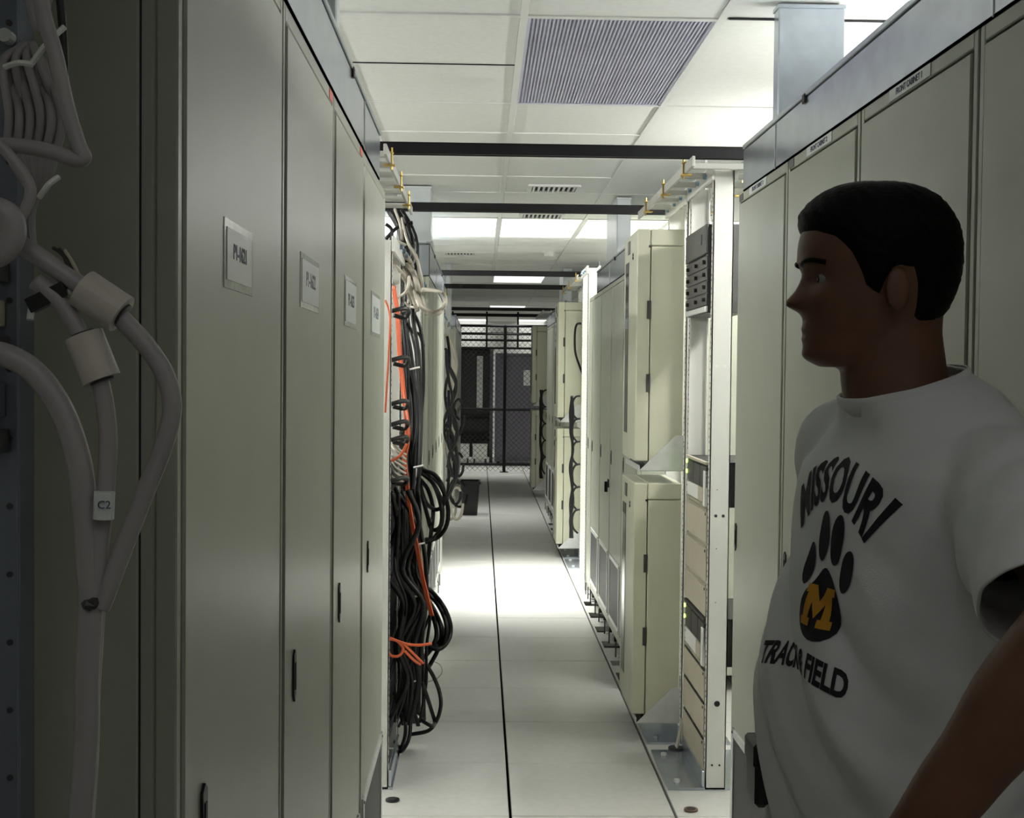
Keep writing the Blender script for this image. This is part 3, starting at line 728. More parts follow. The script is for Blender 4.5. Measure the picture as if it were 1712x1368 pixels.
fat('grey cable running straight down from the tie point', [(160, 990), (156, 1060), (150, 1160), (148, 1260), (138, 1400)], .0085, Y=1.01)
fat('grey cable end curling at the left picture edge', [(-40, 430), (0, 425), (22, 395), (15, 360), (-20, 345)], .0095, Y=.96)
fat('long grey cable bent back like a hook beside the tied coil', [(60, -60), (72, 20), (92, 90), (112, 180), (132, 245), (140, 262), (128, 268), (90, 255), (40, 245), (-20, 242)], .0062, Y=.98)
fat('thin dark lead hanging behind the tied coil', [(96, -40), (104, 40), (108, 120), (104, 200)], .0034, CORD2, 1.04)
fat('short looped lead above the tied coil', [(45, -40), (54, 20), (64, 48), (72, 30), (88, -30)], .0038, Y=1.03)
fat('pale lead bending under the tied coil', [(-20, 230), (12, 255), (45, 300), (50, 330), (30, 370), (5, 395)], .0045, Y=.97)
fat('thin lead dropping from the tied coil end', [(62, 330), (54, 360), (55, 395), (60, 425)], .0026, Y=1.03)
random.seed(3)
for k in range(11):
    u = k / 10; xt = 6 + 66 * u; xm = 12 + 88 * u
    fat_l = 'grey cable strand of the coil tied at both ends'
    o = cable('data_cable', fat_l, 'cable', [at(38 + 18 * u, 82 - 8 * (k % 2), 1.03), at(xt, 104 + 6 * (k % 3), 1.02 + .012 * (k % 3)), at(xm + 3, 190, 1.015 + .012 * (k % 2)), at(xm + 4 - 12 * u, 260, 1.02), at(58 + 14 * u, 325, 1.03)], .0036, GREYF, 'tied coil strands', 9, 8)
for k, (p, q) in enumerate((((8, 112), (55, 108)), ((50, 110), (108, 45)), ((66, 330), (98, 296)))):
    o = MB().tube([at(*p, .985), at((p[0] + q[0]) / 2, (p[1] + q[1]) / 2 - 5, .98), at(*q, .985)], .0024, 7).build('cable_tie', WHITEP)
    tag(o, ['pale cable tie across the coil top', 'pale cable tie with upright tail above the coil', 'pale cable tie knotted at the coil bottom'][k], 'cable tie', 'ties on the near coil')
def ferrite(a, b, r, label, Y):
    A, B = at(*a, Y), at(*b, Y); t = thing('ferrite_choke', label, 'ferrite', (A + B) / 2); d = (B - A) / 2; u = d.normalized()
    MB().tube([-d, -d + u * .004, d - u * .004, d], r, 40, 0).build('sleeve', mat('ferrite_cream', (.56, .52, .46), .45, var=.05), t, False)
    MB().tube([-d - u * .002, -d + u * .001], r * .62, 16, 0).build('end_ring', DARK, t); MB().tube([d - u * .001, d + u * .002], r * .62, 16, 0).build('end_ring', DARK, t)
    return t
ferrite((138, 482), (204, 526), .0165, 'cream ferrite choke on the cable sweeping right', 1.0)
ferrite((140, 560), (170, 635), .0155, 'cream ferrite choke lower on the second thick cable', 1.0)
o = MB().tube([at(158, 1006, .995), at(150, 1012, .99), at(144, 1006, 1.0), at(152, 1000, 1.01), at(160, 1006, .995)], .005, 8).build('cable_tie', DARK); tag(o, 'dark tie holding the three thick cables together', 'cable tie')
t = thing('cable_connector', 'black wide connector with wire ends near the ferrite', 'connector', at(80, 497, 1.0)); c0 = at(80, 497, 1.0)
A, B = at(50, 512, 1.0) - c0, at(112, 482, 1.0) - c0
MB().tube([A, B], .0085, 4, 0).build('shell', BLACK, t); MB().tube([A * .9, A * .9 + Vector((0, -.004, -.012))], .003, 6, 0).build('thumb_screw', ALU, t)
for e in (0, 1, 2): MB().tube([at(136 - 8 * e, 470 - 4 * e, 1.0) - c0, at(122 - 8 * e, 440 - 6 * e, 1.0) - c0, at(108 - 10 * e, 418 - 2 * e, 1.0) - c0], .0016, 6).build('wire_end', [TAN, DARK, DARK][e], t)
p = at(176, 845, .985)
o = MB().tube([at(175, 822, .99), at(173, 868, .99)], .0082, 14, 0).build('cable_label', PAPER); tag(o, 'white wrapped label on the second thick cable', 'label')
me = text_mesh('C2', .009, INK, .0003); me.transform(Matrix.Rotation(-PI / 2, 4, 'X').inverted()); me.transform(Matrix.Translation(at(174, 845, .9805)))
link('lettering', me, o)

# ------------------------------------------------------------------ floor things
t = thing('waste_bin', 'black plastic waste bin on the floor by the left racks', 'bin', (-.11, 14.1, 0))
def sq(a, b, z, c=.02): return [(x, y, z) for x, y in ((-a + c, -b), (a - c, -b), (a, -b + c), (a, b - c), (a - c, b), (-a + c, b), (-a, b - c), (-a, -b + c))]
MB().loft([sq(.085, .12, 0), sq(.11, .155, .37), sq(.10, .145, .37), sq(.078, .112, .012)]).build('bucket', BLACK, t)
MB().loft([sq(.108, .153, .36), sq(.122, .167, .36), sq(.122, .167, .39), sq(.104, .149, .39)], False).build('rim', BLACK, t)
for x, y, lab, m in ((-.318, 4.60, 'black round floor grommet beside the left rack base', BLACK), (.80, 4.50, 'brown round floor plug in front of the white rack', mat('brown_plug', (.09, .05, .03), .5))):
    t = thing('floor_grommet', lab, 'grommet', (x, y, 0)); MB().disc((0, 0, .001), .026, 'z', .006, 18).build('ring', m, t); MB().disc((0, 0, .006), .017, 'z', .002, 14).build('centre', VOID, t)
t = thing('floor_cable_port', 'dark cable hole with pale wires in the right base plate', 'cable hole', (.86, 5.22, .004))
MB().disc((0, 0, .001), .035, 'z', .012, 14).build('brush', BLACK, t)
for k in range(4): MB().tube([(0, .01 * k - .015, .01), (.012, .01 * k - .01, .06), (.03, .012 * k, .13)], .004, 6).build('wire', GREYC, t)

# ------------------------------------------------------------------ chain link fence and what is behind it
FYc = 20.17
t = thing('chain_link_fence', 'black chain link fence closing the far end of the aisle', 'fence', (.4, FYc, 0))
for x, r in ((0, .026), (-1.5, .026), (1.5, .026)): MB().tube([(x, 0, 0), (x, 0, 2.43)], r, 10, 0).build('post', BLACKM, t)
for z, r in ((.13, .022), (1.04, .024), (2.415, .022), (2.28, .016)): MB().tube([(-1.6, 0, z), (1.6, 0, z)], r, 8, 0).build('rail', BLACKM, t)
bx(-.07, .07, -.05, .05, 0, .012).build('post_foot', BLACKM, t)
m = MB(); st = .085
for sg in (-1, 1):
    k = -3.2
    while k < 3.2:
        a, b = [], []
        x0, z0 = k, .02; x1, z1 = k + sg * 2.4, 2.42
        t0, t1 = 0., 1.
        for xx in (-1.6, 1.6):
            pass
        def clip(x): return max(-1.6, min(1.6, x))
        xa, xb = clip(x0), clip(x1)
        if abs(xa - xb) > .02:
            za = z0 + (xa - x0) / (x1 - x0) * (z1 - z0); zb = z0 + (xb - x0) / (x1 - x0) * (z1 - z0)
            m.tube([(xa, sg * .003, za), (xb, sg * .003, zb)], .0032, 3, 0, cap=False)
        k += st
o = m.build('wire_mesh', BLACKM, t); o['kind'] = 'stuff'
def dark_cab(x0, x1, y0, z1, lab, mt):
    t = thing('dark_cabinet', lab, 'cabinet', ((x0 + x1) / 2, y0, 0), 0, 'dark cabinets behind the fence'); w = (x1 - x0) / 2
    bx(-w, w, 0, .8, .05, z1, .006).build('body', mt, t); bx(-w + .02, w - .02, -.015, 0, .12, z1 - .06, .004).build('door', mt, t)
    bx(w - .09, w - .06, -.03, -.015, 1.0, 1.14, .003).build('handle', BLACK, t)
    for s in (-1, 1): bx(s * (w - .06) - .025, s * (w - .06) + .025, .05, .12, 0, .05).build('foot', BLACK, t)
dark_cab(.27, 1.15, 22.0, 2.0, 'wide mauve-grey cabinet behind the right half of the fence', MAUVE)
dark_cab(-1.2, -.44, 22.2, 2.05, 'dark cabinet behind the left edge of the fence', DARK)
t = thing('storage_array', 'dark open frame with a pale strip behind the left half of the fence', 'rack', (-.10, 22.3, 0))
for s in (-1, 1): bx(s * .3 - .03, s * .3 + .03, -.03, .03, 0, 2.1).build('post', MAUVE, t)
bx(-.3, .3, .1, .15, .1, 2.05).build('back_panel', DARK, t)
bx(.03, .14, .0, .03, .95, 1.95).build('pale_strip', PAPER, t)
for z in (.5, .8, 2.05): bx(-.3, .3, -.02, .1, z, z + .05).build('shelf', BLACKM, t)
for k, x in enumerate((-.22, .1)):
    t = thing('carton', 'pale box on the floor behind the fence', 'box', (-.10 + x, 22.05, 0), 0, 'pale boxes behind the fence')
    bx(-.13, .13, -.12, .12, .1, .33, .006).build('carton_body', WHITEP, t); bx(-.135, .135, -.125, .125, .33, .36, .004).build('carton_lid', WHITEP, t)
    for s in (-1, 1): bx(s * .1 - .015, s * .1 + .015, -.1, .1, 0, .1).build('runner', DARK, t)
t = thing('overhead_cable_rack', 'dark overhead cable rails behind the fence', 'cable ladder', (.2, 21.6, 2.08))
for z in (0, .14, .26): MB().tube([(-1.2, z * .5, z), (1.2, z * .5, z)], .02, 8, 0).build('rail', BLACKM, t)
for x in (-.7, -.1, .45): bx(x - .015, x + .015, -.02, .15, 0, CZ - 2.08).build('drop_rod', BLACKM, t)
t = thing('wall_notice', 'white notice sheet on the cabinet behind the fence at right', 'sign', (.83, 21.975, 1.42)); bx(-.06, .06, 0, .006, 0, .28).build('sheet', PAPER, t)

# ------------------------------------------------------------------ the man
PC = Vector((.55, 1.60, 0))
ang = math.radians(80)
TF = Vector((-math.sin(ang), -math.cos(ang), 0)); TLf = Vector((-TF.y, TF.x, 0))     # chest forward, his left
ha = math.radians(93); HF = Vector((-math.sin(ha), -math.cos(ha), 0)); HL = Vector((-HF.y, HF.x, 0))
man = thing('person', 'man in a white printed T-shirt standing in profile at right, facing left', 'person', (PC.x, PC.y, 0))
ZV = Vector((0, 0, 1))


def ell(c, u, v, a, b, n=32, p=2.0):
    out = []
    for j in range(n):
        w = 2 * PI * j / n; cs, sn = math.cos(w), math.sin(w)
        out.append(Vector(c) + u * (a * math.copysign(abs(cs) ** (2 / p), cs)) + v * (b * math.copysign(abs(sn) ** (2 / p), sn)))
    return out


def limb(m, pts, rads, n=16, k=5):
    P = catmull([Vector(p) for p in pts], k); N = len(P); rr = []
    for i in range(N):
        f = i / (N - 1) * (len(rads) - 1); a = min(int(f), len(rads) - 2); f -= a; f = f * f * (3 - 2 * f); rr.append(rads[a] * (1 - f) + rads[a + 1] * f)
    rings = []; t0 = (P[1] - P[0]).normalized(); A = t0.orthogonal().normalized()
    for i, p in enumerate(P):
        t = (P[min(i + 1, N - 1)] - P[max(i - 1, 0)]).normalized(); A = (A - t * A.dot(t)).normalized(); B = t.cross(A)
        rings.append([p + A * (rr[i] * math.cos(2 * PI * j / n)) + B * (rr[i] * math.sin(2 * PI * j / n)) for j in range(n)])
    # rounded tips
    d0 = (P[0] - P[1]).normalized(); d1 = (P[-1] - P[-2]).normalized()
    def tip(ring, c, d, r): return [[c + (q - c) * s + d * (r * h) for q in ring] for s, h in ((.8, .55), (.4, .9))]
    m.loft(tip(rings[0], P[0], d0, rr[0])[::-1] + rings + tip(rings[-1], P[-1], d1, rr[-1]))


def remesh(m, vox, smooth=4, fac=.5):
    me = m.mesh('tmp', None); o = link('tmp', me)
    r = o.modifiers.new('r', 'REMESH'); r.mode = 'VOXEL'; r.voxel_size = vox
    if smooth:
        s = o.modifiers.new('s', 'SMOOTH'); s.iterations = smooth; s.factor = fac
    dg = bpy.context.evaluated_depsgraph_get()
    out = bpy.data.meshes.new_from_object(o.evaluated_get(dg)); bpy.data.objects.remove(o); bpy.data.meshes.remove(me)
    return out


def tor(z, f=0, l=0, cx=None):
    if cx is not None: cx += .024 * max(0, min(1, (1.60 - z) / .12))
    return Vector((cx if cx is not None else PC.x, PC.y, z)) + TF * f + TLf * l


# ---- head (own yaw), chin at z = 1.635, crown at 1.866
HZ = 1.634; HC = Vector((.512, 1.60, 0)); HS = .98
def lerp_tab(tab, z):
    for (a, *va), (b, *vb) in zip(tab, tab[1:]):
        if z <= b:
            f = (z - a) / (b - a); f = max(0, min(1, f))
            return [p + (q - p) * f for p, q in zip(va, vb)]
    return tab[-1][1:]
#        z     front   back   half width
HT = [(0, .066, -.010, .026), (.012, .083, -.022, .040), (.03, .0875, -.045, .050), (.05, .088, -.066, .0585), (.075, .089, -.086, .066), (.10, .090, -.098, .070), (.125, .0915, -.104, .0735),
      (.15, .0975, -.106, .0760), (.175, .0945, -.102, .0765), (.195, .086, -.0935, .0715), (.210, .074, -.081, .0635), (.221, .060, -.066, .053), (.229, .043, -.048, .040), (.2335, .025, -.030, .025), (.235, .004, -.010, .008)]
def tab_smooth(tab, z):
    i = 0
    while i < len(tab) - 2 and z > tab[i + 1][0]: i += 1
    p0, p1, p2, p3 = tab[max(i - 1, 0)], tab[i], tab[i + 1], tab[min(i + 2, len(tab) - 1)]
    h = p2[0] - p1[0]; t = max(0, min(1, (z - p1[0]) / h)); out = []
    for k in range(1, len(p1)):
        m1 = (p2[k] - p0[k]) / max(1e-6, p2[0] - p0[0]) * h; m2 = (p3[k] - p1[k]) / max(1e-6, p3[0] - p1[0]) * h
        out.append((2 * t ** 3 - 3 * t * t + 1) * p1[k] + (t ** 3 - 2 * t * t + t) * m1 + (-2 * t ** 3 + 3 * t * t) * p2[k] + (t ** 3 - t * t) * m2)
    return out
def head_pt(z, w, off=0.):
    f, b, hw = tab_smooth(HT, z); mid = (f + b) / 2; hl = (f - b) / 2
    cs, sn = math.cos(w), math.sin(w); p = 2.25
    ff = mid + (hl + off) * math.copysign(abs(cs) ** (2 / p), cs); ll = (hw + off) * math.copysign(abs(sn) ** (2 / p), sn)
    if cs > 0 and off < .004:
        g = math.exp(-(ll / .0165) ** 2)
        nz = 0
        nz = .019 * max(0, min(1, (.126 - z) / .044)) * (1 if z > .084 else math.exp(-((z - .084) / .009) ** 2)) + .0095 * math.exp(-((z - .085) / .0125) ** 2)
        ff += nz * g
        ff += .0045 * math.exp(-((z - .050) / .006) ** 2) * math.exp(-(ll / .022) ** 2) + .004 * math.exp(-((z - .038) / .005) ** 2) * math.exp(-(ll / .02) ** 2)
        ff -= .004 * math.exp(-((z - .044) / .003) ** 2) * math.exp(-(ll / .022) ** 2)
        ff += .006 * math.exp(-((z - .014) / .011) ** 2) * math.exp(-(ll / .02) ** 2)
        for s in (-1, 1):
            ff -= .011 * math.exp(-((z - .116) / .010) ** 2 - ((ll - s * .031) / .015) ** 2)
            ff += .004 * math.exp(-((z - .138) / .007) ** 2 - ((ll - s * .03) / .02) ** 2)
            ff += .005 * math.exp(-((z - .088) / .014) ** 2 - ((ll - s * .042) / .016) ** 2)
    zz = z + (off * (z / .235) ** 3)
    return HC + HF * (ff * HS) + HL * (ll * HS) + ZV * (HZ + zz * HS)
NZ, NA = 74, 72
def hz(i): return .235 * i / (NZ - 1)
bodym = MB()
bodym.loft([[head_pt(hz(i), 2 * PI * j / NA) for j in range(NA)] for i in range(NZ)])
# neck
bodym.loft([ell(HC + HF * f + ZV * z, HF, HL, a, b, 24) for z, f, a, b in ((1.72, -.028, .066, .056), (1.68, -.026, .066, .057), (1.62, -.032, .069, .060), (1.58, -.042, .074, .066), (1.54, -.066, .070, .075), (1.50, -.07, .06, .075))])
# ears
for s in (-1, 1):
    c = HC + HL * (s * .0765 * HS) + HF * (-.012) + ZV * (HZ + .098)
    bodym.loft([ell(c + HL * (s * d), HF, ZV, a, b, 16) for d, a, b in ((-.008, .010, .020), (.002, .014, .026), (.009, .016, .029), (.011, .010, .021))])
# torso inside the clothes, legs
bodym.loft([ell(tor(z, 0, 0, cx), TF, TLf, b, a, 28) for z, cx, a, b in ((.92, .525, .155, .11), (1.05, .525, .15, .105), (1.2, .535, .15, .105), (1.36, .555, .165, .11), (1.47, .565, .165, .10), (1.53, .57, .12, .08))])
SH = tor(1.508, .0, .185, .57); ELB = Vector((.575, 1.13, 1.405)); WR = Vector((.435, 1.19, 1.165))
limb(bodym, [tor(1.48, 0, .10, .565), SH + Vector((0, .01, -.022)), (SH + ELB) / 2 + Vector((.012, 0, -.012)), ELB], [.045, .048, .050, .046])
limb(bodym, [ELB, ELB * .65 + WR * .35, ELB * .3 + WR * .7, WR], [.045, .047, .037, .030])
# left hand, closed loosely
hd = (WR - ELB).normalized(); hn = Vector((-.5, -.8, .1)); hn = (hn - hd * hn.dot(hd)).normalized(); hw = hd.cross(hn)
bodym.loft([ell(WR + hd * d, hw, hn, a, b, 16, 2.4) for d, a, b in ((-.01, .026, .020), (.02, .032, .019), (.055, .040, .018), (.085, .041, .016), (.095, .036, .012))])
for k, (o_, L) in enumerate(((-.030, .074), (-.010, .082), (.010, .077), (.029, .062))):
    b0 = WR + hd * .088 + hw * o_; q1 = b0 + hd * (L * .45) - hn * .006; q2 = q1 + hd * (L * .2) - hn * (L * .28); q3 = q2 - hd * (L * .05) - hn * (L * .25)
    limb(bodym, [b0 - hd * .02, b0, q1, q2, q3], [.0095, .0092, .0085, .008, .0072], 10, 3)
th0 = WR + hd * .025 - hw * .03; limb(bodym, [th0, th0 + hd * .03 - hw * .022 - hn * .005, th0 + hd * .058 - hw * .028 - hn * .016, th0 + hd * .078 - hw * .022 - hn * .026], [.013, .0115, .010, .008], 10, 3)
# right arm hanging in front, hand at the belt
SR = tor(1.525, 0, -.185, .565); ER = tor(1.24, -.06, -.235, .555); WRr = tor(1.02, .03, -.20, .545)
limb(bodym, [tor(1.48, 0, -.10, .565), SR - ZV * .015, (SR + ER) / 2, ER], [.045, .050, .050, .044]); limb(bodym, [ER, ER * .6 + WRr * .4, WRr], [.044, .044, .029])
hd2 = (WRr - ER).normalized(); hw2 = ZV.cross(hd2).normalized(); hn2 = hd2.cross(hw2)
bodym.loft([ell(WRr + hd2 * d, hw2, hn2, a, b, 16, 2.4) for d, a, b in ((-.01, .020, .026), (.02, .019, .032), (.06, .017, .040), (.09, .013, .038))])
for k, o_ in enumerate((-.03, -.01, .01, .029)):
    b0 = WRr + hd2 * .085 + hn2 * o_; limb(bodym, [b0 - hd2 * .02, b0, b0 + hd2 * .035 + hw2 * .006, b0 + hd2 * .05 + hw2 * .022, b0 + hd2 * .048 + hw2 * .042], [.0095, .009, .0085, .008, .007], 10, 3)
b0 = WRr + hd2 * .02 + hn2 * .03; limb(bodym, [b0, b0 + hd2 * .03 + hn2 * .02 + hw2 * .01, b0 + hd2 * .06 + hn2 * .022 + hw2 * .022], [.013, .011, .008], 10, 3)
for s in (-1, 1):
    hip = tor(.93, 0, s * .09, .525); kn = tor(.50, .03, s * .10, .53); an = tor(.09, -.02, s * .11, .54)
    limb(bodym, [hip, hip * .5 + kn * .5, kn, kn * .55 + an * .45, an], [.085, .075, .055, .055, .036])
    limb(bodym, [an + ZV * -.02, an + TF * .06 + ZV * -.035, an + TF * .15 + ZV * -.055], [.036, .036, .028])
bme = remesh(bodym, .0042, 3, .5)
for p in bme.polygons: p.use_smooth = True
bme.transform(Matrix.Translation(-man.location)); bme.name = 'body'; bme.materials.append(SKIN)
body = link('body', bme, man)


def manchild(mb, name, m, parent=None, smooth=True):
    me = mb.mesh(name, m, smooth); me.transform(Matrix.Translation(-man.location)); return link(name, me, parent or man)


# eyes and brows
for s in (-1, 1):
    c = HC + HF * (.0665 * HS) + HL * (s * .031) + ZV * (HZ + .1155 * HS)
    m = MB(); m.loft([ell(c + ZV * (.0115 * math.sin(a)), HF, HL, .0115 * math.cos(a) + 1e-4, .0115 * math.cos(a) + 1e-4, 16) for a in [-1.5 + .3 * i for i in range(11)]])
    e = manchild(m, 'eye', EYEW, body)
    c2 = c + HF * .0085; m = MB(); m.loft([ell(c2 + HF * (.004 * math.sin(a)), HL, ZV, .0055 * math.cos(a) + 1e-4, .0055 * math.cos(a) + 1e-4, 14) for a in (-.2, .3, .8, 1.3, 1.5)])
    manchild(m, 'iris', EYED, body)
    brow = [head_pt(.136 + .004 * math.sin(PI * q / 6), s * (.12 + .10 * q)) - HF * .001 for q in range(7)]
    manchild(MB().tube(brow, .0036, 8, 3), 'eyebrow', HAIR, body)
# hair: cap over the skull with a hairline
def hairline(w):
    a = abs((w + PI) % (2 * PI) - PI)       # 0 at face, pi at nape
    tab = [(0, .180), (.5, .178), (.9, .168), (1.12, .150), (1.3, .105), (1.48, .092), (1.62, .128), (1.85, .128), (2.05, .07), (2.4, .022), (2.8, .006), (3.15, .002)]
    return lerp_tab([(x, y) for x, y in tab], a)[0]
hm = MB(); NH = 40; rings = []
for i in range(NH):
    r = []
    for j in range(NA):
        w = 2 * PI * j / NA; z0 = hairline(w); z = z0 + (.235 - z0) * (i / (NH - 1)) ** .9
        taper = min(1, i / 11.) ** .6
        r.append(head_pt(min(z, .2349), w, -.001 + .0125 * taper + (.0008 * math.sin(w * 23 + z * 310) + .0006 * math.sin(w * 41 - z * 200)) * taper * min(1, (.236 - z) / .02)))
    rings.append(r)
inner = [[head_pt(hairline(2 * PI * j / NA), 2 * PI * j / NA, -.004) for j in range(NA)]]
hm.loft(inner + rings)
manchild(hm, 'hair', HAIR, man)

# ---- T-shirt: torso and sleeves fused, open at neck, sleeves and hem
sm = MB()
TR = [(.96, .528, .203, .158), (1.04, .526, .200, .157), (1.13, .524, .197, .156), (1.22, .533, .192, .152), (1.30, .545, .193, .149), (1.38, .556, .200, .146), (1.45, .561, .206, .140), (1.50, .566, .203, .130), (1.545, .571, .165, .112), (1.58, .570, .122, .094), (1.615, .552, .076, .075), (1.66, .546, .060, .069)]
rings = []
for z, cx, a, b in TR:
    ring = []
    for j in range(64):
        w = 2 * PI * j / 64; cs, sn = math.cos(w), math.sin(w); p = 2.3
        f = b * math.copysign(abs(cs) ** (2 / p), cs); l = a * math.copysign(abs(sn) ** (2 / p), sn)
        tilt = 0
        if z > 1.5: tilt = -.30 * (f / .1) * .1 * min(1, (z - 1.5) / .08)
        ring.append(tor(z + tilt, f, l, cx))
    rings.append(ring)
sm.loft(rings)
HEM = ELB * .80 + SH * .20 + Vector((.01, .02, .0)); hax = (HEM - SH).normalized()
limb(sm, [tor(1.47, 0, .09, .565), SH + Vector((0, .0, -.018)), (SH + HEM) / 2 + Vector((0, 0, -.028)), HEM + Vector((0, 0, -.03)), HEM + hax * .06 + Vector((0, 0, -.045))], [.085, .074, .080, .090, .094], 28, 6)
HEMR = ER * .72 + SR * .28; haxr = (ER - SR).normalized()
limb(sm, [tor(1.47, 0, -.09, .565), SR + Vector((0, 0, -.018)), (SR + HEMR) / 2, HEMR, HEMR + haxr * .06], [.095, .085, .08, .082, .084], 28, 6)
sme = remesh(sm, .0065, 10, .5)
bm = bmesh.new(); bm.from_mesh(sme)
def cut(co, no, near, rad):
    g = [f for f in bm.faces if (f.calc_center_median() - near).length < rad]
    ed = {e for f in g for e in f.edges}; vs = {v for f in g for v in f.verts}
    bmesh.ops.bisect_plane(bm, geom=list(g) + list(ed) + list(vs), plane_co=co, plane_no=no, clear_outer=True)
hp = HEM + Vector((0, 0, -.03))
cut(hp, (hax * .75 + Vector((0, 0, -.5))).normalized(), hp + hax * .06, .16)
cut(HEMR, haxr, HEMR + haxr * .05, .13)
ncol = tor(1.614, .0, 0, .552); nn = (ZV + TF * .30).normalized()
cut(ncol, nn, ncol + ZV * .04, .12)
cut(Vector((.5, 1.6, .985)), -ZV, Vector((.53, 1.6, .95)), .4)
# cloth folds
from mathutils import noise
bm.normal_update()
for v in bm.verts:
    p = v.co; l = (p - PC).dot(TLf); f = (p - PC).dot(TF)
    low = max(0, min(1, (1.42 - p.z) / .25))
    q = Vector((p.z * 9 + l * 10 - f * 5, l * 2.2, f * 3))
    d = noise.noise(q) * .030 * (.25 + low) + noise.noise(Vector((p.z * 22 + l * 20, l * 6, f * 6 + 4))) * .010 * (.3 + low)
    arm = max(0, 1 - (p - (SH + HEM) / 2).length / .16)
    d += arm * .007 * math.sin((p - SH).dot(hax) * 60 + noise.noise(p * 14) * 3)
    v.co += v.normal * d
bm.to_mesh(sme); 
bvh = BVHTree.FromBMesh(bm); bm.free()
for p in sme.polygons: p.use_smooth = True
sme.name = 'tshirt'; sme.materials.append(SHIRT)
shw = sme.copy(); sme.transform(Matrix.Translation(-man.location))
shirt = link('tshirt', sme, man); so = shirt.modifiers.new('thickness', 'SOLIDIFY'); so.thickness = .003; so.offset = 1
# collar rib
cr = []
for j in range(40):
    w = 2 * PI * j / 40; d = TF * math.cos(w) + TLf * math.sin(w); d = (d - nn * d.dot(nn)).normalized()
    hit = bvh.ray_cast(ncol - nn * .010 + d * .2, -d, .2)
    cr.append((hit[0] if hit[0] else ncol + d * .08) + d * .001)
cr = [(cr[i - 2] + cr[i - 1] + cr[i] + cr[(i + 1) % 40] + cr[(i + 2) % 40]) / 5 for i in range(40)]
m = MB(); m.loft([[c + nn * .011 for c in cr], [c + nn * .011 + (c - ncol).normalized() * .004 for c in cr], [c - nn * .012 + (c - ncol).normalized() * .005 for c in cr], [c - nn * .012 for c in cr]], False)
manchild(m, 'collar', SHIRT, shirt)

# print on the chest: arc lettering, paw with a block M, straight lettering
def wrap(me, name, m, zc, lc, off=.0045, bend=0., sub=2):
    """lay flat lettering (x across, y up, metres) onto the shirt front"""
    bm = bmesh.new(); bm.from_mesh(me); bmesh.ops.triangulate(bm, faces=bm.faces[:])
    for _ in range(sub):
        long = [e for e in bm.edges if e.calc_length() > .006]
        if not long: break
        bmesh.ops.subdivide_edges(bm, edges=long, cuts=1); bmesh.ops.triangulate(bm, faces=bm.faces[:])
    for v in bm.verts:
        x, y = v.co.x, v.co.y
        # arc length across the chest -> direction round the torso axis
        rr = .16; a = x / rr * .92 + lc
        d = TF * math.cos(a) + TLf * math.sin(a)      # a > 0: towards his left
        z = zc + y
        o_ = Vector((.575, 1.60, z)) + d * .5
        hit = bvh.ray_cast(o_, -d, .6)
        p = hit[0] if hit[0] else Vector((.575, 1.60, z)) + d * .15
        v.co = p + d * off + (d * (v.co.z * .2))
    me2 = bpy.data.meshes.new(name); bm.to_mesh(me2); bm.free(); me2.materials.append(m)
    me2.transform(Matrix.Translation(-man.location)); bpy.data.meshes.remove(me)
    return link(name, me2, shirt)
LC = .29; PZ = 1.366
def flat(txt, size, offset=.0, sp=1.): return text_mesh(txt, size, PRINTB, 0., offset, space=sp)
me = flat('MISSOURI', .070, .0026, 1.06)
xs = [v.co.x for v in me.vertices]; ws = max(xs) - min(xs)
for v in me.vertices:
    u = v.co.x / (ws / 2); x = u * .124
    R = .16; a = x / R
    yy = v.co.y * (1.08 + .30 * u * u)
    v.co = ((R + yy) * math.sin(a) * .98, (R + yy) * math.cos(a) - R, 0)
wrap(me, 'lettering', PRINTB, 1.487, LC - .10)
def blob(cx, cy, rx, ry, rot=0, n=22, tip=0.):
    vs = []
    for j in range(n):
        w = 2 * PI * j / n; x, y = rx * math.cos(w), ry * math.sin(w)
        if tip: x *= 1 - tip * (y / ry)
        vs.append((cx + x * math.cos(rot) - y * math.sin(rot), cy + x * math.sin(rot) + y * math.cos(rot), 0))
    m = MB(); m.v = vs + [(cx, cy, 0)]; m.f = [(j, (j + 1) % n, n) for j in range(n)]
    return m.mesh('paw', PRINTB)
for cx, cy, rx, ry, rot in ((-.017, .052, .0155, .032, .05), (.019, .050, .0155, .032, -.05), (-.046, .014, .012, .027, .18), (.046, .014, .012, .027, -.18)):
    wrap(blob(cx, cy, rx, ry, rot), 'paw_toe', PRINTB, PZ, LC)
wrap(blob(0, -.032, .040, .045, 0, 26, .42), 'paw_pad', PRINTB, PZ, LC, .0045)
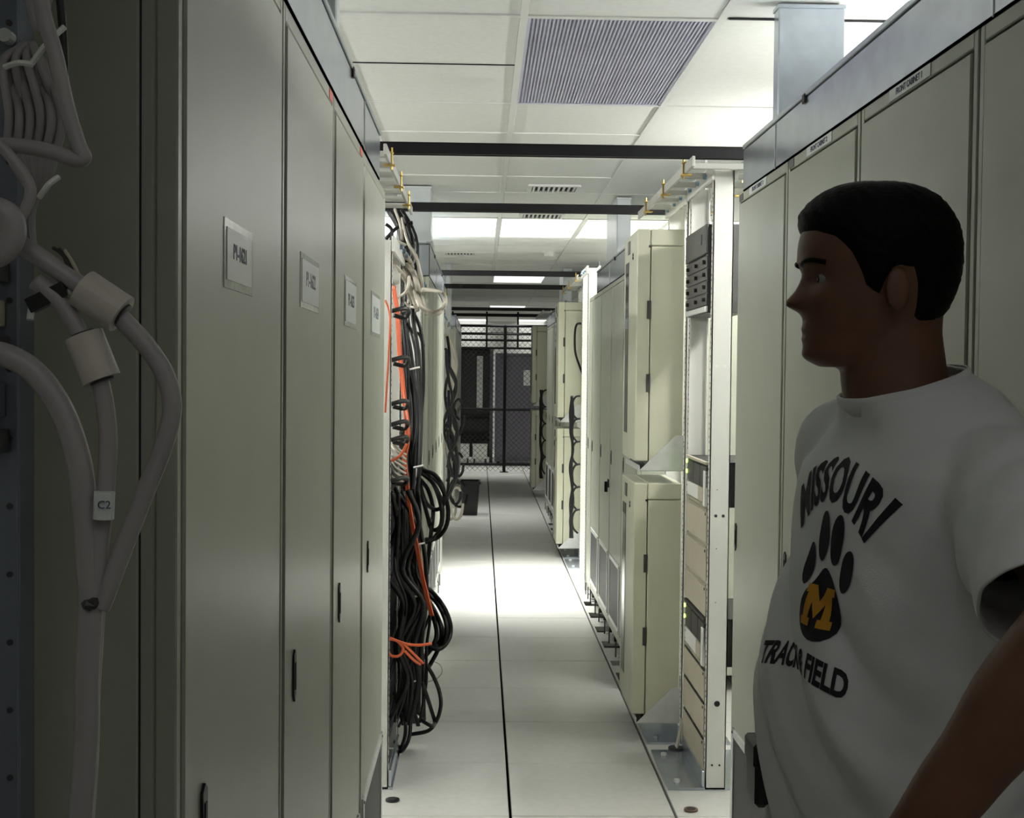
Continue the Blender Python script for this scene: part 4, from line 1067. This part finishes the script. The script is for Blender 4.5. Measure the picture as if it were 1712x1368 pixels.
M = [(-.5, -.5), (-.12, -.5), (-.12, -.3), (-.2, -.3), (-.2, .08), (0, -.3), (.2, .08), (.2, -.3), (.12, -.3), (.12, -.5), (.5, -.5), (.5, -.3), (.42, -.3), (.42, .3), (.5, .3), (.5, .5), (.2, .5), (0, .12), (-.2, .5), (-.5, .5), (-.5, .3), (-.42, .3), (-.42, -.3), (-.5, -.3)]
m = MB(); m.v = [(x * .058, y * .050, 0) for x, y in M]; m.f = [tuple(range(len(M)))]
wrap(m.mesh('block_letter', PRINTY), 'block_letter', PRINTY, PZ - .035, LC, .0062)
me = flat('TRACK & FIELD', .036, .0014)
xs = [v.co.x for v in me.vertices]; ws = max(xs) - min(xs)
for v in me.vertices: v.co = (v.co.x / ws * .19, v.co.y * 1.15 - 1.5 * (v.co.x / ws * .19) ** 2, 0)
wrap(me, 'lettering', PRINTB, 1.258, LC - .16)

# trousers, belt, pouch, shoes
tm = MB()
tm.loft([ell(tor(z, 0, 0, cx), TF, TLf, b, a, 32) for z, cx, a, b in ((.80, .525, .19, .125), (.90, .525, .185, .135), (1.0, .525, .172, .128), (1.06, .525, .166, .122))])
for s in (-1, 1):
    hip = tor(.86, 0, s * .092, .525); kn = tor(.50, .03, s * .10, .53); an = tor(.06, -.02, s * .11, .54)
    limb(tm, [hip, hip * .5 + kn * .5, kn, kn * .5 + an * .5, an], [.105, .098, .082, .078, .076], 24)
tme = remesh(tm, .009, 4, .5)
for p in tme.polygons: p.use_smooth = True
tme.transform(Matrix.Translation(-man.location)); tme.name = 'trousers'; tme.materials.append(TROUS); link('trousers', tme, man)
c = at(1266, 1290, 1.66)
m = MB().box(c.x - .009, c.x + .011, c.y - .03, c.y + .03, c.z - .042, c.z + .042, .006)
po = manchild(m, 'belt_pouch', BLACK, man, False); manchild(MB().box(c.x - .012, c.x + .006, c.y - .031, c.y + .031, c.z + .012, c.z + .046, .004), 'pouch_flap', BLACK, po, False)
for s in (-1, 1):
    an = tor(.0, -.02, s * .11, .54)
    m = MB(); m.loft([ell(an + TF * f + ZV * (h / 2 + .002), TLf, ZV, w, h / 2, 20, 3) for f, w, h in ((-.085, .02, .05), (-.07, .036, .085), (0, .043, .105), (.06, .046, .085), (.13, .05, .06), (.18, .042, .045), (.20, .02, .03))])
    sh = manchild(m, 'shoe', BLACK, man)
